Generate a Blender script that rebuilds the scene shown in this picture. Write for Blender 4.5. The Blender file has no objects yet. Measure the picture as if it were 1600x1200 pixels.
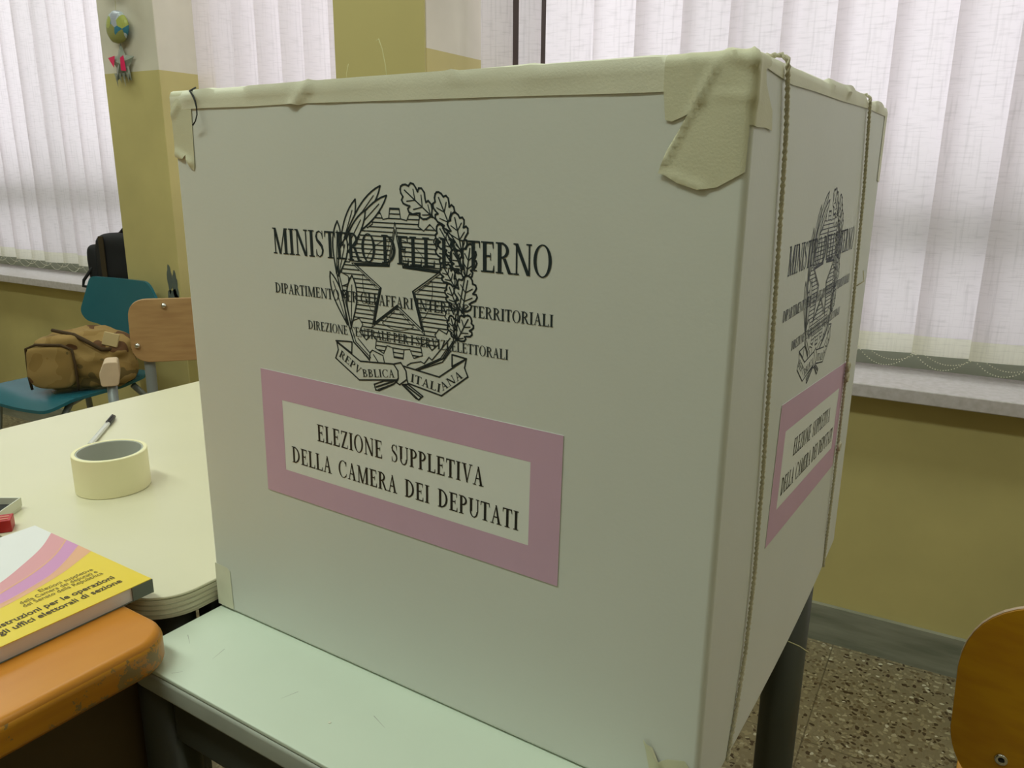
import bpy, bmesh, math, random
from mathutils import Vector, Matrix, noise

random.seed(7)
S = bpy.context.scene
COL = S.collection

# ------------------------------------------------------------------ camera, sky, exposure
CAM_Z, CAM_YAW, CAM_PITCH, CAM_ROLL, CAM_F = 1.1657, -0.5210439, 0.2616587, 0.0092837, 1240.626
fw = Vector((math.sin(CAM_YAW) * math.cos(CAM_PITCH), math.cos(CAM_YAW) * math.cos(CAM_PITCH), -math.sin(CAM_PITCH)))
rt = Vector((math.cos(CAM_YAW), -math.sin(CAM_YAW), 0.0))
up = rt.cross(fw)
rt2 = rt * math.cos(CAM_ROLL) + up * math.sin(CAM_ROLL)
up2 = -rt * math.sin(CAM_ROLL) + up * math.cos(CAM_ROLL)
cd = bpy.data.cameras.new('camera')
cam = bpy.data.objects.new('camera', cd)
COL.objects.link(cam)
cam.matrix_world = Matrix(((rt2.x, up2.x, -fw.x, 0), (rt2.y, up2.y, -fw.y, 0), (rt2.z, up2.z, -fw.z, CAM_Z), (0, 0, 0, 1)))
cd.sensor_width = 36.0
cd.lens = CAM_F * 36.0 / 1600.0
cd.clip_start = 0.02
cd.clip_end = 200
S.camera = cam

SKY = 1.95
w = bpy.data.worlds.new('overcast_sky')
S.world = w
w.use_nodes = True
bg = w.node_tree.nodes['Background']
bg.inputs[0].default_value = (0.985, 0.94, 0.985, 1)
bg.inputs[1].default_value = SKY

S.view_settings.view_transform = 'Standard'
S.view_settings.look = 'None'
S.view_settings.gamma = 1.0
S.view_settings.use_curve_mapping = False
S.view_settings.exposure = 0.0

LAMPS = [(-3.6, 1.25, 13.0), (-1.6, 1.25, 6.0), (1.0, 1.25, 10.0), (-2.4, -0.3, 11.0), (-1.0, -0.3, 21.0), (1.2, -0.3, 2.0), (-2.0, -2.2, 7.0)]


# ------------------------------------------------------------------ helpers
def lin(c):
    r = []
    for v in c[:3]:
        v = v / 255.0
        r.append(v / 12.92 if v <= 0.04045 else ((v + 0.055) / 1.055) ** 2.4)
    return (r[0], r[1], r[2], 1.0)


def mat(name, rgb, rough=0.6, metal=0.0, var=0.0, scale=8.0, rgb2=None, bump=0.0, bscale=60.0, spec=0.5, stretch=None):
    m = bpy.data.materials.new(name)
    m.use_nodes = True
    nt = m.node_tree
    b = nt.nodes['Principled BSDF']
    b.inputs['Base Color'].default_value = lin(rgb)
    b.inputs['Roughness'].default_value = rough
    b.inputs['Metallic'].default_value = metal
    b.inputs['Specular IOR Level'].default_value = spec
    tc = nt.nodes.new('ShaderNodeTexCoord')
    mp = nt.nodes.new('ShaderNodeMapping')
    nt.links.new(tc.outputs['Object'], mp.inputs[0])
    if stretch:
        mp.inputs['Scale'].default_value = stretch
    if var > 0 or rgb2:
        n = nt.nodes.new('ShaderNodeTexNoise')
        n.inputs['Scale'].default_value = scale
        n.inputs['Detail'].default_value = 5
        nt.links.new(mp.outputs[0], n.inputs['Vector'])
        mx = nt.nodes.new('ShaderNodeMix')
        mx.data_type = 'RGBA'
        c = lin(rgb)
        c2 = lin(rgb2) if rgb2 else tuple(x * (1 - var) for x in c[:3]) + (1,)
        mx.inputs[6].default_value = c
        mx.inputs[7].default_value = c2
        rp = nt.nodes.new('ShaderNodeValToRGB')
        rp.color_ramp.elements[0].position = 0.35
        rp.color_ramp.elements[1].position = 0.68
        nt.links.new(n.outputs[0], rp.inputs[0])
        nt.links.new(rp.outputs[0], mx.inputs[0])
        nt.links.new(mx.outputs[2], b.inputs['Base Color'])
    if bump > 0:
        n2 = nt.nodes.new('ShaderNodeTexNoise')
        n2.inputs['Scale'].default_value = bscale
        n2.inputs['Detail'].default_value = 4
        nt.links.new(mp.outputs[0], n2.inputs['Vector'])
        bp = nt.nodes.new('ShaderNodeBump')
        bp.inputs['Strength'].default_value = bump
        bp.inputs['Distance'].default_value = 0.002
        nt.links.new(n2.outputs[0], bp.inputs['Height'])
        nt.links.new(bp.outputs[0], b.inputs['Normal'])
    return m


def link(name, me, m=None, parent=None):
    o = bpy.data.objects.new(name, me)
    COL.objects.link(o)
    if m is not None and len(me.materials) == 0:
        me.materials.append(m)
    if parent is not None:
        o.parent = parent
    return o


def obj(name, bm, m, parent=None, smooth=False, bevel=0.0, seg=2, loc=None):
    me = bpy.data.meshes.new(name)
    bmesh.ops.recalc_face_normals(bm, faces=bm.faces)
    if smooth:
        for f in bm.faces:
            f.smooth = True
    bm.to_mesh(me)
    bm.free()
    if isinstance(m, (list, tuple)):
        for mm in m:
            me.materials.append(mm)
        m = None
    o = link(name, me, m, parent)
    if bevel > 0:
        md = o.modifiers.new('bevel', 'BEVEL')
        md.width = bevel
        md.segments = seg
        md.limit_method = 'ANGLE'
        md.angle_limit = math.radians(40)
        for p in me.polygons:
            p.use_smooth = True
        wn = o.modifiers.new('wn', 'WEIGHTED_NORMAL')
        wn.keep_sharp = True
    if loc is not None:
        o.location = loc
    return o


def tag(o, label, cat=None, group=None, kind=None):
    if label:
        o['label'] = label
    if cat:
        o['category'] = cat
    if group:
        o['group'] = group
    if kind:
        o['kind'] = kind
    return o


def thing(name, label, cat, loc=(0, 0, 0), rz=0.0, group=None):
    o = bpy.data.objects.new(name, None)
    COL.objects.link(o)
    o.empty_display_size = 0.05
    o.location = loc
    o.rotation_euler = (0, 0, rz)
    return tag(o, label, cat, group)


def NB():
    return bmesh.new()


def box(bm, x0, x1, y0, y1, z0, z1):
    v = [bm.verts.new(p) for p in ((x0, y0, z0), (x1, y0, z0), (x1, y1, z0), (x0, y1, z0), (x0, y0, z1), (x1, y0, z1), (x1, y1, z1), (x0, y1, z1))]
    for f in ((0, 3, 2, 1), (4, 5, 6, 7), (0, 1, 5, 4), (1, 2, 6, 5), (2, 3, 7, 6), (3, 0, 4, 7)):
        bm.faces.new([v[i] for i in f])
    return bm


def prism(bm, pts, z0, z1):
    a = [bm.verts.new((p[0], p[1], z0)) for p in pts]
    b = [bm.verts.new((p[0], p[1], z1)) for p in pts]
    n = len(pts)
    bm.faces.new(a[::-1])
    bm.faces.new(b)
    for i in range(n):
        bm.faces.new((a[i], a[(i + 1) % n], b[(i + 1) % n], b[i]))
    return bm


def tube(bm, pts, r, n=10, caps=True, closed=False):
    pts = [Vector(p) for p in pts]
    rs = r if isinstance(r, (list, tuple)) else [r] * len(pts)
    rings = []
    ref = None
    N = len(pts)
    for i, p in enumerate(pts):
        if closed:
            t = (pts[(i + 1) % N] - pts[i - 1]).normalized()
        else:
            t = (pts[min(i + 1, N - 1)] - pts[max(i - 1, 0)]).normalized()
        if ref is None:
            ref = Vector((0, 0, 1)) if abs(t.z) < 0.9 else Vector((1, 0, 0))
        a = (ref - t * ref.dot(t)).normalized()
        b = t.cross(a)
        ref = a
        rings.append([bm.verts.new(p + (a * math.cos(2 * math.pi * k / n) + b * math.sin(2 * math.pi * k / n)) * rs[i]) for k in range(n)])
    m = N if closed else N - 1
    for i in range(m):
        A, B = rings[i], rings[(i + 1) % N]
        for k in range(n):
            bm.faces.new((A[k], A[(k + 1) % n], B[(k + 1) % n], B[k]))
    if caps and not closed:
        bm.faces.new(rings[0][::-1])
        bm.faces.new(rings[-1])
    return bm


def lathe(bm, prof, c=(0, 0, 0), n=48, closed=False):
    rings = []
    for r, z in prof:
        rings.append([bm.verts.new((c[0] + r * math.cos(2 * math.pi * k / n), c[1] + r * math.sin(2 * math.pi * k / n), c[2] + z)) for k in range(n)])
    m = len(prof) if closed else len(prof) - 1
    for i in range(m):
        A, B = rings[i], rings[(i + 1) % len(prof)]
        for k in range(n):
            bm.faces.new((A[k], A[(k + 1) % n], B[(k + 1) % n], B[k]))
    if not closed:
        bm.faces.new(rings[0][::-1])
        bm.faces.new(rings[-1])
    return bm


def arc(cx, cy, r, a0, a1, n=8, ry=None):
    ry = r if ry is None else ry
    return [(cx + r * math.cos(math.radians(a0 + (a1 - a0) * i / n)), cy + ry * math.sin(math.radians(a0 + (a1 - a0) * i / n))) for i in range(n + 1)]


def rrect(x0, x1, y0, y1, r, n=8):
    rr = r if isinstance(r, (list, tuple)) else [r] * 4      # order: x0y0, x1y0, x1y1, x0y1
    return (arc(x0 + rr[0], y0 + rr[0], rr[0], 180, 270, n) + arc(x1 - rr[1], y0 + rr[1], rr[1], 270, 360, n)
            + arc(x1 - rr[2], y1 - rr[2], rr[2], 0, 90, n) + arc(x0 + rr[3], y1 - rr[3], rr[3], 90, 180, n))


def gridpoly(poly, step):
    """bmesh of a flat polygon in (x, y), cut into cells of about `step`."""
    bm = NB()
    vs = []
    last = None
    for p in poly:
        if last is None or (abs(p[0] - last[0]) + abs(p[1] - last[1])) > 1e-6:
            vs.append(bm.verts.new((p[0], p[1], 0)))
            last = p
    bm.faces.new(vs)
    xs = [p[0] for p in poly]
    ys = [p[1] for p in poly]
    for ax, lo, hi in ((0, min(xs), max(xs)), (1, min(ys), max(ys))):
        k = math.floor(lo / step) + 1
        while k * step < hi - 1e-6:
            co = [0, 0, 0]
            co[ax] = k * step
            no = [0, 0, 0]
            no[ax] = 1
            bmesh.ops.bisect_plane(bm, geom=bm.verts[:] + bm.edges[:] + bm.faces[:], dist=1e-6, plane_co=co, plane_no=no)
            k += 1
    return bm


def plate(poly, step, th, fn):
    """bent sheet: polygon (x, y) mapped by fn(x, y, offset) on both sides, offset in [0, th]."""
    bm = gridpoly(poly, step)
    bm.verts.ensure_lookup_table()
    base = [(v.co.x, v.co.y) for v in bm.verts]
    out = NB()
    A = [out.verts.new(fn(x, y, 0.0)) for x, y in base]
    B = [out.verts.new(fn(x, y, th)) for x, y in base]
    bm.verts.index_update()
    for f in bm.faces:
        ix = [v.index for v in f.verts]
        out.faces.new([A[i] for i in ix[::-1]])
        out.faces.new([B[i] for i in ix])
    for e in bm.edges:
        if len(e.link_faces) == 1:
            i, j = e.verts[0].index, e.verts[1].index
            out.faces.new((A[i], A[j], B[j], B[i]))
    bm.free()
    return out


def inside(p, poly):
    x, y = p
    c = False
    j = len(poly) - 1
    for i in range(len(poly)):
        xi, yi = poly[i]
        xj, yj = poly[j]
        if (yi > y) != (yj > y) and x < (xj - xi) * (y - yi) / (yj - yi) + xi:
            c = not c
        j = i
    return c


# ------------------------------------------------------------------ materials
def nodes_of(m):
    return m.node_tree, m.node_tree.nodes['Principled BSDF']


M = {}
M['card'] = mat('white_card', (221, 224, 217), 0.55, var=0.04, scale=5, bump=0.05, bscale=300)
M['tape'] = mat('masking_tape', (216, 214, 184), 0.6, var=0.07, scale=30, bump=0.1, bscale=700)
M['tape_pale'] = mat('masking_tape_pale', (228, 227, 204), 0.6, var=0.05, scale=30, bump=0.1, bscale=700)
M['ink'] = mat('printing_ink', (24, 42, 48), 0.5)
M['black_ink'] = mat('black_ink', (26, 28, 28), 0.5)
M['pink'] = mat('pink_print', (214, 176, 202), 0.5, var=0.03, scale=20)
M['label_white'] = mat('label_paper', (236, 239, 234), 0.5)
M['twine'] = mat('hemp_twine', (216, 209, 182), 0.9, var=0.2, scale=400, bump=0.4, bscale=900)
M['black_thread'] = mat('black_thread', (22, 26, 26), 0.7)
M['pale_thread'] = mat('pale_thread', (205, 200, 150), 0.7)
M['cream'] = mat('cream_laminate', (226, 221, 192), 0.32, var=0.03, scale=6)
M['edge'] = mat('plywood_edge', (236, 230, 206), 0.6, rgb2=(206, 198, 170), scale=30, stretch=(0.6, 0.6, 30))
M['edge_dark'] = mat('plywood_glue_line', (190, 184, 158), 0.6)
M['green_top'] = mat('pale_green_laminate', (216, 228, 210), 0.35, var=0.05, scale=7)
M['green_edge'] = mat('grey_edge_band', (172, 176, 164), 0.5, var=0.12, scale=20)
M['frame'] = mat('grey_green_steel', (70, 72, 64), 0.4, var=0.1, scale=12)
M['chair_steel'] = mat('grey_painted_steel', (140, 146, 146), 0.4, metal=0.2)
M['rivet'] = mat('bright_steel', (215, 215, 212), 0.2, metal=1.0)
M['teal'] = mat('teal_lacquer', (36, 104, 118), 0.27, var=0.08, scale=6)
M['beech'] = mat('beech_plywood', (178, 140, 92), 0.42, rgb2=(164, 124, 80), scale=6, stretch=(2, 2, 14))
M['beech_pale'] = mat('pale_beech', (222, 196, 164), 0.5, var=0.1, scale=20)
M['red'] = mat('red_card', (186, 44, 48), 0.45, var=0.1, scale=60)
M['salmon'] = mat('salmon_edge', (226, 160, 136), 0.5)
M['tin_white'] = mat('white_tin', (224, 224, 208), 0.35)
M['pad_black'] = mat('black_pad', (40, 40, 40), 0.7, var=0.2, scale=60)
M['pages'] = mat('book_pages', (240, 232, 240), 0.8, var=0.06, scale=8, stretch=(1, 1, 300))
M['slate'] = mat('slate_grey_card', (108, 114, 106), 0.5)
M['yellow_print'] = mat('yellow_print', (240, 212, 58), 0.35)
M['white_print'] = mat('white_print', (236, 236, 236), 0.35)
M['rose_print'] = mat('rose_print', (226, 160, 168), 0.35)
M['mauve_print'] = mat('mauve_print', (214, 150, 200), 0.35)
M['peach_print'] = mat('peach_print', (234, 178, 140), 0.35)
M['olive_ink'] = mat('olive_ink', (104, 88, 22), 0.5)
M['brown_ink'] = mat('brown_ink', (60, 46, 8), 0.5)
M['clear'] = mat('clear_plastic', (222, 222, 216), 0.15)
M['black_plastic'] = mat('black_plastic', (24, 24, 26), 0.35)
M['bag_black'] = mat('black_nylon', (22, 22, 26), 0.75, bump=0.3, bscale=700)
M['bag_olive'] = mat('olive_strap', (60, 48, 26), 0.8)
M['bag_rust'] = mat('rust_strap', (120, 56, 18), 0.8)
M['webbing'] = mat('brown_webbing', (70, 50, 22), 0.85, bump=0.4, bscale=600)
M['buckle'] = mat('sand_webbing', (196, 172, 124), 0.7)
M['marble'] = mat('grey_marble', (152, 152, 138), 0.35, rgb2=(116, 120, 106), scale=5, stretch=(1, 3, 8))
M['sill'] = mat('pale_marble', (208, 200, 203), 0.4, rgb2=(192, 184, 184), scale=70)
M['win_frame'] = mat('grey_green_paint', (168, 176, 160), 0.5)
M['win_dark'] = mat('dark_brown_paint', (84, 72, 72), 0.5)
M['ceiling'] = mat('ceiling_paint', (226, 226, 214), 0.9)
M['bead'] = mat('bead_chain', (222, 220, 196), 0.3)
M['dark_wood'] = mat('dark_wood', (58, 34, 22), 0.6, var=0.2, scale=10)
M['roll'] = mat('cream_crepe_tape', (247, 240, 198), 0.6, bump=0.1, bscale=500)
M['shade_brown'] = mat('shade_filler_brown', (84, 66, 36), 0.6, var=0.15, scale=6)  # dark brown standing for the shade under the orange desk
M['lamp_metal'] = mat('white_enamel', (230, 230, 226), 0.4)


def lamp_diffuser():
    m = bpy.data.materials.new('lamp_diffuser')
    m.use_nodes = True
    nt = m.node_tree
    b = nt.nodes['Principled BSDF']
    b.inputs['Base Color'].default_value = (0.9, 0.9, 0.85, 1)
    b.inputs['Emission Color'].default_value = (1, 1, 0.84, 1)
    b.inputs['Emission Strength'].default_value = 2
    return m


M['diffuser'] = lamp_diffuser()


def wall_paint(name, low, high, split):
    m = mat(name, low, 0.75, bump=0.05, bscale=40)
    nt, b = nodes_of(m)
    tc = nt.nodes.new('ShaderNodeNewGeometry')
    sx = nt.nodes.new('ShaderNodeSeparateXYZ')
    nt.links.new(tc.outputs['Position'], sx.inputs[0])
    gt = nt.nodes.new('ShaderNodeMath')
    gt.operation = 'GREATER_THAN'
    gt.inputs[1].default_value = split
    nt.links.new(sx.outputs[2], gt.inputs[0])
    n = nt.nodes.new('ShaderNodeTexNoise')
    n.inputs['Scale'].default_value = 3.2
    n.inputs['Detail'].default_value = 6
    nt.links.new(tc.outputs['Position'], n.inputs['Vector'])
    rp = nt.nodes.new('ShaderNodeMapRange')
    rp.inputs[1].default_value = 0.3
    rp.inputs[2].default_value = 0.7
    rp.inputs[3].default_value = 0.86
    rp.inputs[4].default_value = 1.06
    nt.links.new(n.outputs[0], rp.inputs[0])
    mx = nt.nodes.new('ShaderNodeMix')
    mx.data_type = 'RGBA'
    mx.inputs[6].default_value = lin(low)
    mx.inputs[7].default_value = lin(high)
    nt.links.new(gt.outputs[0], mx.inputs[0])
    ml = nt.nodes.new('ShaderNodeVectorMath')
    ml.operation = 'SCALE'
    nt.links.new(mx.outputs[2], ml.inputs[0])
    nt.links.new(rp.outputs[0], ml.inputs[3])
    nt.links.new(ml.outputs[0], b.inputs['Base Color'])
    return m


M['wall'] = wall_paint('two_tone_wall_paint', (200, 186, 124), (222, 214, 198), 1.481)


def terrazzo():
    m = mat('terrazzo', (150, 138, 110), 0.35)
    nt, b = nodes_of(m)
    g = nt.nodes.new('ShaderNodeNewGeometry')
    n = nt.nodes.new('ShaderNodeTexNoise')
    n.inputs['Scale'].default_value = 45
    nt.links.new(g.outputs['Position'], n.inputs['Vector'])
    ad = nt.nodes.new('ShaderNodeMix')
    ad.data_type = 'VECTOR'
    ad.inputs[0].default_value = 0.022
    nt.links.new(g.outputs['Position'], ad.inputs[4])
    nt.links.new(n.outputs[1], ad.inputs[5])
    v = nt.nodes.new('ShaderNodeTexVoronoi')
    v.inputs['Scale'].default_value = 105
    nt.links.new(ad.outputs[1], v.inputs['Vector'])
    sp = nt.nodes.new('ShaderNodeSeparateColor')
    nt.links.new(v.outputs['Color'], sp.inputs[0])
    rp = nt.nodes.new('ShaderNodeValToRGB')
    rp.color_ramp.interpolation = 'CONSTANT'
    el = rp.color_ramp.elements
    el[0].position = 0.0
    el[0].color = lin((74, 58, 42))
    el[1].position = 0.14
    el[1].color = lin((112, 96, 70))
    for pos, c in ((0.3, (140, 128, 100)), (0.62, (156, 144, 112)), (0.88, (172, 162, 132)), (0.965, (196, 190, 166))):
        e = el.new(pos)
        e.color = lin(c)
    nt.links.new(sp.outputs[0], rp.inputs[0])
    # matrix between the chips
    lt = nt.nodes.new('ShaderNodeMath')
    lt.operation = 'GREATER_THAN'
    lt.inputs[1].default_value = 0.52
    nt.links.new(v.outputs['Distance'], lt.inputs[0])
    mx = nt.nodes.new('ShaderNodeMix')
    mx.data_type = 'RGBA'
    nt.links.new(lt.outputs[0], mx.inputs[0])
    nt.links.new(rp.outputs[0], mx.inputs[6])
    mx.inputs[7].default_value = lin((134, 122, 94))
    # tile joints, 40 cm
    sx = nt.nodes.new('ShaderNodeSeparateXYZ')
    nt.links.new(g.outputs['Position'], sx.inputs[0])
    js = []
    for k, off in ((0, 0.176), (1, 0.04)):
        a = nt.nodes.new('ShaderNodeMath')
        a.operation = 'ADD'
        a.inputs[1].default_value = 40 + off
        nt.links.new(sx.outputs[k], a.inputs[0])
        f = nt.nodes.new('ShaderNodeMath')
        f.operation = 'MODULO'
        f.inputs[1].default_value = 0.4
        nt.links.new(a.outputs[0], f.inputs[0])
        l = nt.nodes.new('ShaderNodeMath')
        l.operation = 'LESS_THAN'
        l.inputs[1].default_value = 0.003
        nt.links.new(f.outputs[0], l.inputs[0])
        js.append(l)
    mxx = nt.nodes.new('ShaderNodeMath')
    mxx.operation = 'MAXIMUM'
    nt.links.new(js[0].outputs[0], mxx.inputs[0])
    nt.links.new(js[1].outputs[0], mxx.inputs[1])
    hm = nt.nodes.new('ShaderNodeMath')
    hm.operation = 'MULTIPLY'
    hm.inputs[1].default_value = 0.6
    nt.links.new(mxx.outputs[0], hm.inputs[0])
    m2 = nt.nodes.new('ShaderNodeMix')
    m2.data_type = 'RGBA'
    nt.links.new(hm.outputs[0], m2.inputs[0])
    nt.links.new(mx.outputs[2], m2.inputs[6])
    m2.inputs[7].default_value = lin((80, 70, 54))
    nt.links.new(m2.outputs[2], b.inputs['Base Color'])
    return m


M['terrazzo'] = terrazzo()


def blind_cloth(name, rgb, trans=0.5):
    m = bpy.data.materials.new(name)
    m.use_nodes = True
    nt = m.node_tree
    nt.nodes.remove(nt.nodes['Principled BSDF'])
    out = nt.nodes['Material Output']
    tc = nt.nodes.new('ShaderNodeTexCoord')
    facs = []
    for sc in ((160, 160, 9), (22, 22, 260)):
        mp = nt.nodes.new('ShaderNodeMapping')
        mp.inputs['Scale'].default_value = sc
        nt.links.new(tc.outputs['Object'], mp.inputs[0])
        n = nt.nodes.new('ShaderNodeTexNoise')
        n.inputs['Scale'].default_value = 1.0
        n.inputs['Detail'].default_value = 3
        nt.links.new(mp.outputs[0], n.inputs['Vector'])
        r = nt.nodes.new('ShaderNodeMapRange')
        r.inputs[1].default_value = 0.52
        r.inputs[2].default_value = 0.74
        r.inputs[3].default_value = 1.0
        r.inputs[4].default_value = 0.80
        nt.links.new(n.outputs[0], r.inputs[0])
        facs.append(r)
    mu = nt.nodes.new('ShaderNodeMath')
    mu.operation = 'MULTIPLY'
    nt.links.new(facs[0].outputs[0], mu.inputs[0])
    nt.links.new(facs[1].outputs[0], mu.inputs[1])
    vm = nt.nodes.new('ShaderNodeVectorMath')
    vm.operation = 'SCALE'
    vm.inputs[0].default_value = lin(rgb)[:3]
    nt.links.new(mu.outputs[0], vm.inputs[3])
    d = nt.nodes.new('ShaderNodeBsdfDiffuse')
    t = nt.nodes.new('ShaderNodeBsdfTranslucent')
    d.inputs[0].default_value = lin(rgb)
    nt.links.new(vm.outputs[0], t.inputs[0])
    mx = nt.nodes.new('ShaderNodeMixShader')
    mx.inputs[0].default_value = trans
    nt.links.new(d.outputs[0], mx.inputs[1])
    nt.links.new(t.outputs[0], mx.inputs[2])
    nt.links.new(mx.outputs[0], out.inputs[0])
    return m


M['blind'] = blind_cloth('linen_blind', (240, 234, 238), 0.62)
M['hem'] = blind_cloth('blind_hem', (238, 236, 222), 0.55)


def glass():
    m = bpy.data.materials.new('window_glass')
    m.use_nodes = True
    nt = m.node_tree
    nt.nodes.remove(nt.nodes['Principled BSDF'])
    t = nt.nodes.new('ShaderNodeBsdfTransparent')
    t.inputs[0].default_value = (0.95, 0.97, 0.96, 1)
    g = nt.nodes.new('ShaderNodeBsdfGlossy')
    g.inputs['Roughness'].default_value = 0.05
    mx = nt.nodes.new('ShaderNodeMixShader')
    mx.inputs[0].default_value = 0.06
    nt.links.new(t.outputs[0], mx.inputs[1])
    nt.links.new(g.outputs[0], mx.inputs[2])
    nt.links.new(mx.outputs[0], nt.nodes['Material Output'].inputs[0])
    return m


M['glass'] = glass()


def orange_varnish(name, rgb, rgb2, worn):
    m = mat(name, rgb, 0.35, rgb2=rgb2, scale=5, stretch=(3, 1, 12))
    nt, b = nodes_of(m)
    src = b.inputs['Base Color'].links[0].from_socket
    tc = nt.nodes.new('ShaderNodeTexCoord')
    n = nt.nodes.new('ShaderNodeTexNoise')
    n.inputs['Scale'].default_value = 26
    n.inputs['Detail'].default_value = 8
    n.inputs['Roughness'].default_value = 0.7
    nt.links.new(tc.outputs['Object'], n.inputs['Vector'])
    g = nt.nodes.new('ShaderNodeMath')
    g.operation = 'GREATER_THAN'
    g.inputs[1].default_value = worn
    nt.links.new(n.outputs[0], g.inputs[0])
    mx = nt.nodes.new('ShaderNodeMix')
    mx.data_type = 'RGBA'
    nt.links.new(g.outputs[0], mx.inputs[0])
    nt.links.new(src, mx.inputs[6])
    mx.inputs[7].default_value = lin((138, 108, 56))
    nt.links.new(mx.outputs[2], b.inputs['Base Color'])
    return m


M['orange'] = orange_varnish('orange_varnish', (210, 138, 44), (198, 122, 32), 0.72)
M['orange_edge'] = orange_varnish('worn_orange_edge', (208, 144, 22), (184, 116, 20), 0.565)
M['amber'] = orange_varnish('amber_varnish', (206, 150, 12), (190, 130, 8), 0.74)


def camo():
    m = mat('camouflage_cloth', (140, 112, 62), 0.85, bump=0.3, bscale=900)
    nt, b = nodes_of(m)
    tc = nt.nodes.new('ShaderNodeTexCoord')
    n = nt.nodes.new('ShaderNodeTexNoise')
    n.inputs['Scale'].default_value = 9
    n.inputs['Detail'].default_value = 2
    nt.links.new(tc.outputs['Object'], n.inputs['Vector'])
    rp = nt.nodes.new('ShaderNodeValToRGB')
    rp.color_ramp.interpolation = 'CONSTANT'
    el = rp.color_ramp.elements
    el[0].position = 0
    el[0].color = lin((98, 64, 32))
    el[1].position = 0.38
    el[1].color = lin((158, 128, 74))
    for pos, c in ((0.5, (146, 116, 62)), (0.6, (108, 88, 46)), (0.68, (164, 136, 84))):
        e = el.new(pos)
        e.color = lin(c)
    nt.links.new(n.outputs[0], rp.inputs[0])
    nt.links.new(rp.outputs[0], b.inputs['Base Color'])
    return m


M['camo'] = camo()

# ------------------------------------------------------------------ the room
XL, XR, YB, YW, ZC = -5.6, 2.6, -4.0, 1.986, 3.0
YO = 2.26                      # outer face of the window wall
YCOL = 1.85                    # front of the two columns
C1 = (-2.717, -2.425)
C2 = (-1.649, -1.334)


def struct(name, bm, m, bevel=0.0, parent=None):
    o = obj(name, bm, m, parent, bevel=bevel)
    if parent is None:
        o['kind'] = 'structure'
    return o


struct('floor', box(NB(), XL, XR, YB, YO, -0.1, 0.0), M['terrazzo'])
struct('ceiling', box(NB(), XL, XR, YB, YO, ZC, ZC + 0.1), M['ceiling'])
struct('wall_back', box(NB(), XL - 0.1, XR + 0.1, YB - 0.1, YB, 0, ZC), M['wall'])
struct('wall_left', box(NB(), XL - 0.1, XL, YB, YO, 0, ZC), M['wall'])
struct('wall_right', box(NB(), XR, XR + 0.1, YB, YO, 0, ZC), M['wall'])
bm = NB()
box(bm, XL, XR, YW, YO, 0, 0.6695)
box(bm, XL, XR, YW, YO, 2.42, ZC)
box(bm, 1.75, XR, YW, YO, 0.6695, 2.42)
struct('wall_front', bm, M['wall'])


def column(name, x0, x1):
    return struct(name, box(NB(), x0, x1, YCOL, YO, 0, ZC), M['wall'], bevel=0.004)


column('wall_front_column_left', *C1)
column('wall_front_column_middle', *C2)
M['yellow_paint'] = mat('yellow_paint', (196, 183, 122), 0.75, var=0.06, scale=3)
struct('trim_1', box(NB(), C2[0] + 0.001, C2[1] - 0.001, YCOL - 0.006, YCOL - 0.0005, 0.1, 2.6), M['yellow_paint'])

# baseboard, in runs between the columns
bm = NB()
for x0, x1 in ((XL, C1[0]), (C1[1], C2[0]), (C2[1], XR)):
    box(bm, x0, x1, YW - 0.014, YW - 0.0005, 0, 0.102)
for x0, x1 in (C1, C2):
    box(bm, x0 - 0.012, x1 + 0.012, YCOL - 0.014, YCOL - 0.0005, 0, 0.102)
struct('baseboard_front', bm, M['marble'])

for i, (x0, x1) in enumerate(((XL, C1[0]), (C1[1], C2[0]), (C2[1], 1.75))):
    # sill
    struct('trim_%d' % (i + 2), box(NB(), x0 + 0.001, x1 - 0.001, YW - 0.056, 2.23, 0.670, 0.702), M['sill'], bevel=0.003)
    # window frame
    bm = NB()
    box(bm, x0, x1, 2.16, 2.255, 0.702, 0.775)
    box(bm, x0, x1, 2.18, 2.255, 2.34, 2.42)
    box(bm, x0, x1, 2.15, 2.25, 0.98, 1.11)
    n = max(2, int(round((x1 - x0) / 0.8)) + 1)
    for k in range(n):
        xc = x0 + 0.012 + (x1 - x0 - 0.024) * k / (n - 1)
        hw = 0.011 if k in (0, n - 1) else 0.03
        box(bm, xc - hw, xc + hw, 2.20, 2.25, 0.775, 2.34)
    wf = struct('window_%d' % (i + 1), bm, M['win_frame'])
    g = obj('window_glass', box(NB(), x0 + 0.01, x1 - 0.01, 2.218, 2.222, 0.775, 2.34), M['glass'], wf)

# dark open casement edge behind the first slats of the right window
bm = NB()
box(bm, -1.2505, -1.2200, 2.155, 2.168, 0.78, 2.34)
box(bm, -1.1600, -1.1330, 2.155, 2.168, 0.78, 2.34)
struct('trim_5', bm, M['win_dark'])

# paint scuffs on the left column
M['stain'] = mat('grey_scuff', (96, 104, 96), 0.8, var=0.2, scale=30)

# ceiling lamps
for i, (x, y, watts) in enumerate(LAMPS):
    t = thing('ceiling_light', 'white fluorescent ceiling light fitting', 'lamp', (x, y, ZC), 0, 'ceiling lights')
    obj('housing', box(NB(), -0.65, 0.65, -0.16, 0.16, -0.05, 0.0), M['lamp_metal'], t)
    obj('diffuser', box(NB(), -0.63, 0.63, -0.14, 0.14, -0.06, -0.0505), M['diffuser'], t)
    ld = bpy.data.lights.new('ceiling_light', 'AREA')
    ld.shape = 'RECTANGLE'
    ld.size, ld.size_y = 1.26, 0.28
    ld.energy = watts
    ld.color = (0.88, 1.0, 0.89)
    lo = bpy.data.objects.new('lamp_glow', ld)
    COL.objects.link(lo)
    lo.location = (0, 0, -0.065)
    lo.parent = t


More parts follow.
